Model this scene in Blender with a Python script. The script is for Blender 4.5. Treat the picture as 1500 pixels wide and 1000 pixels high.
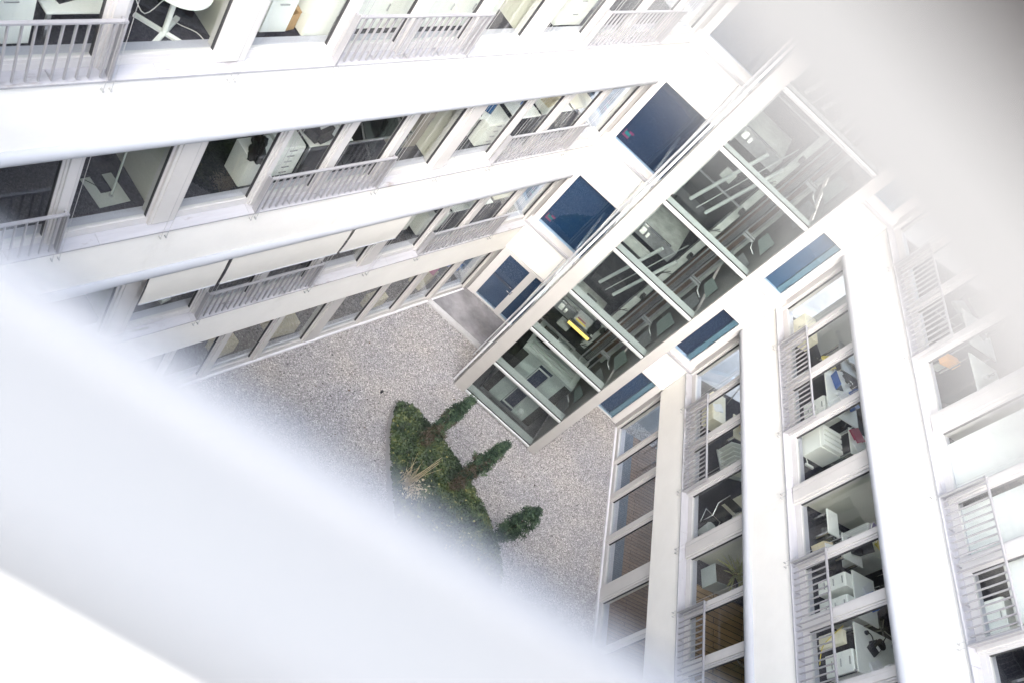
import bpy, math, random
from mathutils import Vector, Matrix, noise
random.seed(7)
R = math.radians
for o in list(bpy.data.objects): bpy.data.objects.remove(o)
S = bpy.context.scene
COL = S.collection

# ------------------------------------------------------------------ camera
cd = bpy.data.cameras.new("camera"); cam = bpy.data.objects.new("camera", cd); COL.objects.link(cam)
cd.sensor_width = 36.0; cd.sensor_fit = 'HORIZONTAL'; cd.lens = 30.66
cd.clip_start = 0.003; cd.clip_end = 500
right = Vector((0.73842667, 0.41698379, 0.52995336))
back = -Vector((0.07893262, 0.72704108, -0.68204172))
up = back.cross(right)
CAM = Vector((0, 0, 16.8))
m = Matrix((right, up, back)).transposed().to_4x4(); m.translation = CAM
cam.matrix_world = m
cd.dof.use_dof = True; cd.dof.focus_distance = 15.0; cd.dof.aperture_fstop = 1.8
S.camera = cam

# ------------------------------------------------------------------ world, sun, exposure
SUN_EL, SUN_AZ = 42, -86          # azimuth in plan, measured from +X towards +Y
w = bpy.data.worlds.new("World"); S.world = w; w.use_nodes = True
nt = w.node_tree; bg = nt.nodes["Background"]
sky = nt.nodes.new("ShaderNodeTexSky"); sky.sky_type = 'NISHITA'; sky.sun_disc = False
sky.sun_elevation = R(SUN_EL); sky.sun_rotation = R(90 - SUN_AZ)
sky.air_density = 1.0; sky.dust_density = 4.0; sky.ozone_density = 0.6
hs = nt.nodes.new("ShaderNodeHueSaturation"); hs.inputs["Saturation"].default_value = 0.62
nt.links.new(sky.outputs[0], hs.inputs["Color"]); nt.links.new(hs.outputs[0], bg.inputs["Color"])
bg.inputs["Strength"].default_value = 0.15
sd = bpy.data.lights.new("sun", 'SUN'); sun = bpy.data.objects.new("sun", sd); COL.objects.link(sun)
sd.energy = 0.5; sd.angle = R(40); sd.color = (1.0, 0.97, 0.93)
dv = Vector((math.cos(R(SUN_EL)) * math.cos(R(SUN_AZ)), math.cos(R(SUN_EL)) * math.sin(R(SUN_AZ)), math.sin(R(SUN_EL))))
sun.rotation_euler = dv.to_track_quat('Z', 'Y').to_euler(); sun.location = dv * 60
S.view_settings.view_transform = 'Standard'; S.view_settings.look = 'None'
S.view_settings.gamma = 1; S.view_settings.use_curve_mapping = False
S.view_settings.exposure = 2.95
S.render.engine = 'CYCLES'
cy = S.cycles
cy.use_denoising = True; cy.denoiser = 'OPENIMAGEDENOISE'
cy.max_bounces = 10; cy.diffuse_bounces = 6; cy.glossy_bounces = 4; cy.transparent_max_bounces = 16; cy.transmission_bounces = 4
cy.caustics_reflective = False; cy.caustics_refractive = False; cy.sample_clamp_indirect = 6

# ------------------------------------------------------------------ materials
MATS = {}
def mat(name, col, rough=0.6, metal=0.0, var=0.0, scale=8.0, bump=0.0, bscale=40.0, col2=None, spec=0.5, stretch=None, emit=None):
    if name in MATS: return MATS[name]
    mt = bpy.data.materials.new(name); mt.use_nodes = True
    n = mt.node_tree.nodes; l = mt.node_tree.links; b = n["Principled BSDF"]
    b.inputs["Roughness"].default_value = rough; b.inputs["Metallic"].default_value = metal
    b.inputs["Specular IOR Level"].default_value = spec
    b.inputs["Base Color"].default_value = (*col, 1)
    tc = n.new("ShaderNodeTexCoord"); mp = n.new("ShaderNodeMapping"); l.new(tc.outputs["Object"], mp.inputs[0])
    if stretch: mp.inputs["Scale"].default_value = stretch
    if var or col2:
        nz = n.new("ShaderNodeTexNoise"); nz.inputs["Scale"].default_value = scale; nz.inputs["Detail"].default_value = 6
        nz.inputs["Roughness"].default_value = 0.65
        l.new(mp.outputs[0], nz.inputs["Vector"])
        rp = n.new("ShaderNodeValToRGB"); rp.color_ramp.elements[0].position = 0.32; rp.color_ramp.elements[1].position = 0.68
        c2 = col2 or tuple(min(1, c * (1 + var)) for c in col)
        c1 = col if col2 else tuple(c * (1 - var) for c in col)
        rp.color_ramp.elements[0].color = (*c1, 1); rp.color_ramp.elements[1].color = (*c2, 1)
        l.new(nz.outputs["Fac"], rp.inputs[0]); l.new(rp.outputs[0], b.inputs["Base Color"])
    if bump:
        nb = n.new("ShaderNodeTexNoise"); nb.inputs["Scale"].default_value = bscale; nb.inputs["Detail"].default_value = 4
        l.new(mp.outputs[0], nb.inputs["Vector"])
        bp = n.new("ShaderNodeBump"); bp.inputs["Strength"].default_value = bump; bp.inputs["Distance"].default_value = 0.02
        l.new(nb.outputs["Fac"], bp.inputs["Height"]); l.new(bp.outputs[0], b.inputs["Normal"])
    if emit:
        b.inputs["Emission Color"].default_value = (*emit[0], 1); b.inputs["Emission Strength"].default_value = emit[1]
    MATS[name] = mt
    return mt

def stain(mt, col, scale, lo, hi, amount, stretch=(1, 1, 1)):
    """weathering: irregular patches of dirt laid over a material's own colour"""
    n = mt.node_tree.nodes; l = mt.node_tree.links; b = n["Principled BSDF"]
    old = b.inputs["Base Color"].links[0].from_socket
    tc = n.new("ShaderNodeTexCoord"); mp = n.new("ShaderNodeMapping"); mp.inputs["Scale"].default_value = stretch; l.new(tc.outputs["Object"], mp.inputs[0])
    nz = n.new("ShaderNodeTexNoise"); nz.inputs["Scale"].default_value = scale; nz.inputs["Detail"].default_value = 8; nz.inputs["Roughness"].default_value = 0.7; l.new(mp.outputs[0], nz.inputs["Vector"])
    mr = n.new("ShaderNodeMapRange"); mr.inputs["From Min"].default_value = lo; mr.inputs["From Max"].default_value = hi; mr.inputs["To Max"].default_value = amount; l.new(nz.outputs["Fac"], mr.inputs["Value"])
    mx = n.new("ShaderNodeMix"); mx.data_type = 'RGBA'; mx.inputs["B"].default_value = (*col, 1); l.new(mr.outputs[0], mx.inputs["Factor"]); l.new(old, mx.inputs["A"]); l.new(mx.outputs["Result"], b.inputs["Base Color"])

def glass(name, tint, ior=1.7, rough=0.0):
    if name in MATS: return MATS[name]
    mt = bpy.data.materials.new(name); mt.use_nodes = True
    n = mt.node_tree.nodes; l = mt.node_tree.links
    for x in list(n): n.remove(x)
    out = n.new("ShaderNodeOutputMaterial"); mix = n.new("ShaderNodeMixShader")
    tr = n.new("ShaderNodeBsdfTransparent"); tr.inputs[0].default_value = (*tint, 1)
    gl = n.new("ShaderNodeBsdfGlossy"); gl.inputs["Roughness"].default_value = rough
    gl.inputs[0].default_value = (0.95, 0.97, 1.0, 1)
    # Schlick reflectance, the same from both sides of the pane
    f0 = ((ior - 1) / (ior + 1)) ** 2
    lw = n.new("ShaderNodeLayerWeight"); lw.inputs["Blend"].default_value = 0.5
    pw = n.new("ShaderNodeMath"); pw.operation = 'POWER'; pw.inputs[1].default_value = 5.0
    fr = n.new("ShaderNodeMath"); fr.operation = 'MULTIPLY_ADD'; fr.inputs[1].default_value = 1 - f0; fr.inputs[2].default_value = f0
    l.new(lw.outputs["Facing"], pw.inputs[0]); l.new(pw.outputs[0], fr.inputs[0])
    # the panes are slightly wavy, so mirrored lines wobble a little
    tc = n.new("ShaderNodeTexCoord"); nz = n.new("ShaderNodeTexNoise"); nz.inputs["Scale"].default_value = 1.3
    bp = n.new("ShaderNodeBump"); bp.inputs["Strength"].default_value = 0.04; bp.inputs["Distance"].default_value = 0.05
    l.new(tc.outputs["Object"], nz.inputs["Vector"]); l.new(nz.outputs["Fac"], bp.inputs["Height"]); l.new(bp.outputs[0], gl.inputs["Normal"])
    l.new(fr.outputs[0], mix.inputs[0]); l.new(tr.outputs[0], mix.inputs[1]); l.new(gl.outputs[0], mix.inputs[2])
    l.new(mix.outputs[0], out.inputs[0])
    MATS[name] = mt
    return mt

PLASTER = mat("white_render", (0.82, 0.808, 0.77), 0.75, var=0.03, scale=1.2, bump=0.05, bscale=120)
ALU = mat("pale_aluminium", (0.66, 0.66, 0.69), 0.42, 0.15, var=0.06, scale=3.0)
LEDGE = mat("ledge_metal", (0.37, 0.37, 0.395), 0.5, 0.1, col2=(0.42, 0.42, 0.445), scale=2.2, stretch=(0.6, 6, 6))
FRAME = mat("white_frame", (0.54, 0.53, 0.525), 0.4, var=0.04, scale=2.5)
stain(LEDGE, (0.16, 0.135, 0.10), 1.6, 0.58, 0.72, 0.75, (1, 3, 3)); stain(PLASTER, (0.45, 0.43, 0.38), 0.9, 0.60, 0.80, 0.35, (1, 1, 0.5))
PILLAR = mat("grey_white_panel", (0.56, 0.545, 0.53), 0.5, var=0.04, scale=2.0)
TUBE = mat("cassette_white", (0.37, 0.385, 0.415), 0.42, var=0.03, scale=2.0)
SASHGREY = mat("dark_gasket", (0.010, 0.009, 0.009), 0.9, spec=0.05)
SEAL = mat("window_seal", (0.05, 0.05, 0.055), 0.7)
RAILM = mat("railing_steel", (0.35, 0.35, 0.37), 0.45, 0.3, var=0.06, scale=5)
SCREEN = mat("awning_cloth", (0.66, 0.645, 0.60), 0.85, var=0.02, scale=3, bump=0.03, bscale=200)
BLIND = mat("blind_white", (0.84, 0.85, 0.83), 0.8, var=0.02, scale=2)
CARPET = mat("dark_carpet", (0.022, 0.022, 0.032), 0.95, col2=(0.062, 0.060, 0.074), scale=30, bump=0.3, bscale=180, spec=0.1)
CARPETB = mat("brown_carpet", (0.035, 0.030, 0.028), 0.95, col2=(0.075, 0.066, 0.060), scale=26, bump=0.3, bscale=180, spec=0.1)
SLABM = mat("floor_concrete", (0.40, 0.40, 0.39), 0.8, var=0.1, scale=4)
CEIL = mat("ceiling_paint", (0.75, 0.75, 0.73), 0.9, var=0.02)
PART = mat("partition_paint", (0.60, 0.60, 0.52), 0.7, var=0.05, scale=1.5)
SILLB = mat("inner_sill", (0.40, 0.40, 0.45), 0.4, var=0.05, scale=3)
FURN = mat("white_laminate", (0.86, 0.87, 0.82), 0.38, var=0.02, scale=3)
FURNC = mat("cream_laminate", (0.84, 0.79, 0.62), 0.45, var=0.03, scale=3)
FURNG = mat("grey_laminate", (0.42, 0.44, 0.43), 0.45, var=0.05, scale=3)
TAUPE = mat("taupe_laminate", (0.21, 0.18, 0.15), 0.5, var=0.08, scale=3)
GAP = mat("dark_gap", (0.02, 0.02, 0.02), 0.8)
CHROME = mat("chromed_steel", (0.72, 0.72, 0.73), 0.18, 0.9)
BLACK = mat("black_plastic", (0.018, 0.018, 0.024), 0.4, var=0.2, scale=20)
BLACKF = mat("black_fabric", (0.014, 0.013, 0.017), 0.9, var=0.3, scale=25, bump=0.4, bscale=60)
CARD = mat("cardboard", (0.45, 0.29, 0.15), 0.85, var=0.12, scale=10)
CARDC = mat("pale_cardboard", (0.66, 0.57, 0.38), 0.85, var=0.08, scale=10)
PAPER = mat("paper", (0.84, 0.84, 0.84), 0.8)
BLUE = mat("bright_blue", (0.03, 0.12, 0.42), 0.4, var=0.15, scale=12)
SCRB = mat("screen_blue", (0.02, 0.10, 0.26), 0.2)
PURPLE = mat("violet_card", (0.26, 0.20, 0.50), 0.6, var=0.1)
YELLOW = mat("yellow_card", (0.72, 0.58, 0.10), 0.6, var=0.1)
REDM = mat("red_card", (0.34, 0.04, 0.09), 0.6, var=0.1)
ORANGE = mat("orange_card", (0.70, 0.33, 0.08), 0.6, var=0.1)
PINK = mat("pink_card", (0.66, 0.20, 0.36), 0.6, var=0.1)
GREEN = mat("green_sign", (0.015, 0.20, 0.15), 0.5)
CABLEB = mat("blue_cable", (0.04, 0.22, 0.66), 0.5)
WIREM = mat("white_cable", (0.75, 0.75, 0.72), 0.5)
WIREG = mat("guide_wire", (0.52, 0.52, 0.52), 0.4, 0.5)
COLM = mat("tower_column", (0.36, 0.35, 0.335), 0.5, 0.0, var=0.05, scale=1.5)
BEAMC = mat("tower_cap", (0.60, 0.62, 0.61), 0.3, 0.5, var=0.05, scale=3)
BEAMI = mat("tower_shelf", (0.37, 0.40, 0.39), 0.5, var=0.05, scale=3)
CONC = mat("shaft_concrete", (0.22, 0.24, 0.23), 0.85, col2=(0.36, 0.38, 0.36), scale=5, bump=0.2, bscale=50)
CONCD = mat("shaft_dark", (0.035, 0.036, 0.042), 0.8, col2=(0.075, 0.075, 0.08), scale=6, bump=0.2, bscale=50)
BRACE = mat("brace_paint", (0.34, 0.37, 0.36), 0.45, var=0.04)
RUST = mat("brown_steel", (0.09, 0.060, 0.045), 0.7, var=0.3, scale=9, stretch=(3, 3, 0.4))
STEEL = mat("guide_steel", (0.34, 0.35, 0.36), 0.35, 0.7, var=0.15, scale=10)
STAIN = mat("lift_panel", (0.36, 0.40, 0.385), 0.28, 0.6, col2=(0.52, 0.58, 0.555), scale=1.6)
LAMPY = mat("yellow_lamp", (0.5, 0.38, 0.10), 0.5, emit=((1.0, 0.70, 0.18), 0.22))
LAMPW = mat("white_lamp", (0.9, 0.9, 0.9), 0.5, emit=((1.0, 0.97, 0.9), 3.0))
BLUEP = mat("blue_blind", (0.012, 0.034, 0.070), 0.75, col2=(0.022, 0.054, 0.100), scale=90, spec=0.3)
BLUEL = mat("pale_blue_blind", (0.065, 0.10, 0.14), 0.7, col2=(0.08, 0.12, 0.162), scale=60, spec=0.3)
NAVY = mat("navy_blind", (0.020, 0.025, 0.045), 0.75, col2=(0.033, 0.040, 0.066), scale=90, spec=0.3)
REVEAL = mat("green_grey_reveal", (0.20, 0.245, 0.23), 0.6, var=0.05)
KERBM = mat("kerb_concrete", (0.42, 0.42, 0.43), 0.85, var=0.12, scale=6, bump=0.1)
LANDM = mat("landing_concrete", (0.13, 0.128, 0.14), 0.6, col2=(0.28, 0.275, 0.29), scale=1.4, bump=0.1, bscale=40)
stain(KERBM, (0.14, 0.13, 0.12), 3, 0.5, 0.75, 0.6); stain(LANDM, (0.10, 0.09, 0.09), 1.1, 0.5, 0.7, 0.6)
SOIL = mat("soil", (0.05, 0.038, 0.028), 0.95, var=0.4, scale=15, bump=0.6)
BARK = mat("bark", (0.09, 0.06, 0.045), 0.9, var=0.3, scale=20, bump=0.5)
IVY = [mat("ground_leaf_%s" % c, v, 0.55, var=0.25, scale=30) for c, v in
       (("deep", (0.026, 0.046, 0.020)), ("mid", (0.048, 0.074, 0.030)), ("dark", (0.012, 0.024, 0.012)), ("olive", (0.085, 0.105, 0.034)), ("yellowed", (0.26, 0.24, 0.09)))]
CON = [mat("conifer_%s" % c, v, 0.65, var=0.25, scale=20) for c, v in
       (("deep", (0.016, 0.036, 0.022)), ("mid", (0.045, 0.080, 0.046)), ("light", (0.082, 0.125, 0.066)))]
DRYC = [mat("dead_needle_%s" % c, v, 0.85, var=0.25, scale=20) for c, v in
        (("brown", (0.080, 0.062, 0.045)), ("grey", (0.115, 0.097, 0.083)), ("olive", (0.055, 0.055, 0.028)))]
STRAW = mat("straw", (0.42, 0.35, 0.22), 0.8, var=0.15, scale=10)
STRAWP = mat("pale_straw", (0.46, 0.40, 0.28), 0.8, var=0.1, scale=10)
PALM = mat("palm_leaf", (0.20, 0.23, 0.07), 0.5, col2=(0.50, 0.48, 0.20), scale=9)
GLASS = glass("window_glass", (0.97, 0.985, 0.975), 1.52)
GLASSR = glass("ground_glass", (0.93, 0.95, 0.94), 2.1)
GLASSG = glass("tower_glass", (0.86, 0.885, 0.88), 1.6)
GLASSB = glass("rear_glass", (0.80, 0.90, 0.98), 1.8)
CLEAR = glass("clear_film", (0.80, 0.83, 0.85), 2.4, 0.15)
GLASSD = glass("table_glass", (0.35, 0.40, 0.38), 1.6)

def wood(name, c1, c2, board, stretch_axis):
    mt = bpy.data.materials.new(name); mt.use_nodes = True
    n = mt.node_tree.nodes; l = mt.node_tree.links; b = n["Principled BSDF"]; b.inputs["Roughness"].default_value = 0.5
    tc = n.new("ShaderNodeTexCoord"); mp = n.new("ShaderNodeMapping"); l.new(tc.outputs["Object"], mp.inputs[0])
    if stretch_axis == 'y': mp.inputs["Rotation"].default_value = (0, 0, R(90))
    br = n.new("ShaderNodeTexBrick"); br.inputs["Scale"].default_value = 1.0
    br.inputs["Brick Width"].default_value = 1.6; br.inputs["Row Height"].default_value = board
    br.inputs["Mortar Size"].default_value = board * 0.06; br.inputs["Color1"].default_value = (*c1, 1); br.inputs["Color2"].default_value = (*c2, 1)
    br.inputs["Mortar"].default_value = (0.015, 0.01, 0.008, 1)
    l.new(mp.outputs[0], br.inputs["Vector"])
    m2 = n.new("ShaderNodeMapping"); m2.inputs["Scale"].default_value = (1.2, 14, 1); l.new(mp.outputs[0], m2.inputs[0])
    nz = n.new("ShaderNodeTexNoise"); nz.inputs["Scale"].default_value = 3; nz.inputs["Detail"].default_value = 5; l.new(m2.outputs[0], nz.inputs["Vector"])
    mx = n.new("ShaderNodeMix"); mx.data_type = 'RGBA'; mx.blend_type = 'MULTIPLY'; mx.inputs["Factor"].default_value = 0.7
    rp = n.new("ShaderNodeValToRGB"); rp.color_ramp.elements[0].color = (0.45, 0.42, 0.4, 1); rp.color_ramp.elements[1].color = (1.2, 1.2, 1.2, 1)
    l.new(nz.outputs["Fac"], rp.inputs[0]); l.new(br.outputs["Color"], mx.inputs["A"]); l.new(rp.outputs[0], mx.inputs["B"])
    l.new(mx.outputs["Result"], b.inputs["Base Color"])
    return mt
WOODF = wood("oak_boards", (0.34, 0.22, 0.11), (0.26, 0.17, 0.09), 0.14, 'y')
DECK = wood("dark_deck", (0.27, 0.17, 0.115), (0.21, 0.13, 0.09), 0.10, 'y')

def gravel_mat():
    mt = bpy.data.materials.new("gravel_stones"); mt.use_nodes = True
    n = mt.node_tree.nodes; l = mt.node_tree.links; b = n["Principled BSDF"]; b.inputs["Roughness"].default_value = 0.85
    tc = n.new("ShaderNodeTexCoord")
    nz0 = n.new("ShaderNodeTexNoise"); nz0.inputs["Scale"].default_value = 14; l.new(tc.outputs["Object"], nz0.inputs["Vector"])
    add = n.new("ShaderNodeMix"); add.data_type = 'RGBA'; add.blend_type = 'ADD'; add.inputs["Factor"].default_value = 0.035
    l.new(tc.outputs["Object"], add.inputs["A"]); l.new(nz0.outputs["Color"], add.inputs["B"])
    vo = n.new("ShaderNodeTexVoronoi"); vo.inputs["Scale"].default_value = 48; l.new(add.outputs["Result"], vo.inputs["Vector"])
    sep = n.new("ShaderNodeSeparateColor"); l.new(vo.outputs["Color"], sep.inputs[0])
    rp = n.new("ShaderNodeValToRGB"); e = rp.color_ramp.elements
    e[0].position = 0.0; e[0].color = (0.19, 0.182, 0.184, 1); e[1].position = 1.0; e[1].color = (0.66, 0.65, 0.65, 1)
    for p, c in ((0.25, (0.25, 0.244, 0.246)), (0.55, (0.335, 0.328, 0.33)), (0.82, (0.43, 0.42, 0.42))):
        k = e.new(p); k.color = (*c, 1)
    l.new(sep.outputs[0], rp.inputs[0])
    # soft drifts of finer, browner and greyer stones
    nz = n.new("ShaderNodeTexNoise"); nz.inputs["Scale"].default_value = 0.7; nz.inputs["Detail"].default_value = 5; l.new(tc.outputs["Object"], nz.inputs["Vector"])
    r2 = n.new("ShaderNodeValToRGB"); r2.color_ramp.elements[0].position = 0.35; r2.color_ramp.elements[1].position = 0.65
    r2.color_ramp.elements[0].color = (0.94, 0.94, 0.98, 1); r2.color_ramp.elements[1].color = (1.14, 1.10, 1.05, 1)
    l.new(nz.outputs["Fac"], r2.inputs[0])
    mx = n.new("ShaderNodeMix"); mx.data_type = 'RGBA'; mx.blend_type = 'MULTIPLY'; mx.inputs["Factor"].default_value = 1
    l.new(rp.outputs[0], mx.inputs["A"]); l.new(r2.outputs[0], mx.inputs["B"]); l.new(mx.outputs["Result"], b.inputs["Base Color"])
    bp = n.new("ShaderNodeBump"); bp.inputs["Strength"].default_value = 0.9; bp.inputs["Distance"].default_value = 0.03; bp.invert = True
    l.new(vo.outputs["Distance"], bp.inputs["Height"]); l.new(bp.outputs[0], b.inputs["Normal"])
    return mt
GRAVEL = gravel_mat()

# ------------------------------------------------------------------ mesh helpers
class MB:
    def __init__(s): s.v = []; s.f = []; s.mi = []; s.cur = 0; s.smooth = []; s.sm = False
    def _add(s, vs, fs):
        b = len(s.v); s.v += [tuple(v) for v in vs]
        for f in fs: s.f.append([b + i for i in f]); s.mi.append(s.cur); s.smooth.append(s.sm)
        return s
    def box(s, x0, x1, y0, y1, z0, z1, rot=0, tilt=None, piv=None):
        vs = [Vector((x, y, z)) for z in (z0, z1) for y in (y0, y1) for x in (x0, x1)]
        if rot or tilt:
            c = Vector(piv) if piv else Vector(((x0 + x1) / 2, (y0 + y1) / 2, (z0 + z1) / 2))
            q = Matrix.Rotation(rot, 3, 'Z')
            if tilt: q = q @ Matrix.Rotation(tilt[0], 3, tilt[1])
            vs = [c + q @ (v - c) for v in vs]
        return s._add(vs, [(0, 2, 3, 1), (4, 5, 7, 6), (0, 1, 5, 4), (2, 6, 7, 3), (0, 4, 6, 2), (1, 3, 7, 5)])
    def tube(s, pts, r, n=8, cap=True, r2=None):
        pts = [Vector(p) for p in pts]; rings = []; k = len(pts)
        ref = None
        for i, p in enumerate(pts):
            d = (pts[min(i + 1, k - 1)] - pts[max(i - 1, 0)]).normalized()
            a = d.cross(Vector((0, 0, 1)))
            if a.length < 1e-3: a = d.cross(Vector((0, 1, 0)))
            a.normalize()
            if ref is not None and a.dot(ref) < 0: a = -a
            ref = a
            b = d.cross(a); rad = r if r2 is None else r + (r2 - r) * i / (k - 1)
            rings.append([p + (a * math.cos(2 * math.pi * j / n) + b * math.sin(2 * math.pi * j / n)) * rad for j in range(n)])
        vs = [q for rg in rings for q in rg]; fs = []
        for i in range(k - 1):
            for j in range(n):
                fs.append((i * n + j, i * n + (j + 1) % n, (i + 1) * n + (j + 1) % n, (i + 1) * n + j))
        sm = s.sm; s.sm = True; s._add(vs, fs); s.sm = sm
        if cap: s._add(rings[0], [list(range(n))[::-1]]); s._add(rings[-1], [list(range(n))])
        return s
    def capsule(s, p, q, r, n=18):      # round tube with domed ends
        p, q = Vector(p), Vector(q); d = (q - p).normalized(); pts = []; rad = []
        for t in (90, 60, 30): pts.append(p - d * r * math.sin(R(t)) * 0.6); rad.append(max(0.004, r * math.cos(R(t))))
        pts.append(p); rad.append(r); pts.append(q); rad.append(r)
        for t in (30, 60, 90): pts.append(q + d * r * math.sin(R(t)) * 0.6); rad.append(max(0.004, r * math.cos(R(t))))
        return s.lathe(pts, rad, n)
    def lathe(s, pts, rad, n=14):
        pts = [Vector(p) for p in pts]; d = (pts[-1] - pts[0]).normalized()
        a = d.cross(Vector((0, 0, 1)))
        if a.length < 1e-3: a = Vector((1, 0, 0))
        a.normalize(); b = d.cross(a); vs = []; fs = []
        for p, r in zip(pts, rad):
            for j in range(n): vs.append(p + (a * math.cos(2 * math.pi * j / n) + b * math.sin(2 * math.pi * j / n)) * r)
        for i in range(len(pts) - 1):
            for j in range(n): fs.append((i * n + j, i * n + (j + 1) % n, (i + 1) * n + (j + 1) % n, (i + 1) * n + j))
        sm = s.sm; s.sm = True; s._add(vs, fs); s.sm = sm
        s._add(vs[:n], [list(range(n))[::-1]]); s._add(vs[-n:], [list(range(n))])
        return s
    def poly(s, pts, z0, z1):           # extruded polygon
        n = len(pts); vs = [(x, y, z0) for x, y in pts] + [(x, y, z1) for x, y in pts]
        return s._add(vs, [list(range(n))[::-1], list(range(n, 2 * n))] + [(i, (i + 1) % n, n + (i + 1) % n, n + i) for i in range(n)])
    def quad(s, a, b, c, d): return s._add([a, b, c, d], [(0, 1, 2, 3)])
    def build(s, name, mats, parent=None, bevel=0):
        me = bpy.data.meshes.new(name); me.from_pydata(s.v, [], s.f); me.update()
        for mm in (mats if isinstance(mats, (list, tuple)) else [mats]): me.materials.append(mm)
        me.polygons.foreach_set("material_index", s.mi); me.polygons.foreach_set("use_smooth", s.smooth)
        o = bpy.data.objects.new(name, me); COL.objects.link(o)
        if parent: o.parent = parent
        if bevel:
            bv = o.modifiers.new("edge", 'BEVEL'); bv.width = bevel; bv.segments = 2; bv.limit_method = 'ANGLE'; bv.angle_limit = R(40)
        return o

def tag(o, label, cat, group=None):
    o["label"] = label; o["category"] = cat
    if group: o["group"] = group
    return o
def empty(name, loc=(0, 0, 0), rz=0):
    o = bpy.data.objects.new(name, None); COL.objects.link(o); o.location = loc; o.rotation_euler = (0, 0, rz); o.empty_display_size = 0.2
    return o
def structure(o): o["kind"] = "structure"; return o

# the two wings: local x runs along the facade, y into the rooms, z up
LW = (Vector((-0.558, 16.911, 0)), R(69.56))
RW = (Vector((5.887, 18.137, 0)), R(-71.53))
def wpt(wing, x, y, z):
    p, a = wing
    return Vector((p.x + x * math.cos(a) - y * math.sin(a), p.y + x * math.sin(a) + y * math.cos(a), z))

# ------------------------------------------------------------------ ground
def sheet(name, pts, z, mt): 
    return structure(MB()._add([(x, y, z) for x, y in pts], [list(range(len(pts)))]).build(name, mt))
GROUNDM = mat("paving_beyond", (0.22, 0.22, 0.22), 0.9, var=0.15, scale=1.0)
sheet("ground", [(-120, -120), (120, -120), (120, 120), (-120, 120)], -0.06, GROUNDM)
sheet("gravel_court", [(-9.0, -8), (13, -8), (13, 19), (-9, 19)], 0.0, GRAVEL)
# concrete landing at the door, with a pale kerb along the gravel
structure(MB().poly([(-0.52, 16.93), (1.55, 16.90), (1.55, 18.22), (-0.09, 18.22)], -0.05, 0.055).build("landing", LANDM))
kb = MB()
for i in range(3):
    x0 = -0.56 + i * 0.70; kb.box(x0, x0 + 0.695, 16.77, 16.925, -0.05, 0.07)
structure(kb.build("kerb", KERBM))

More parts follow.
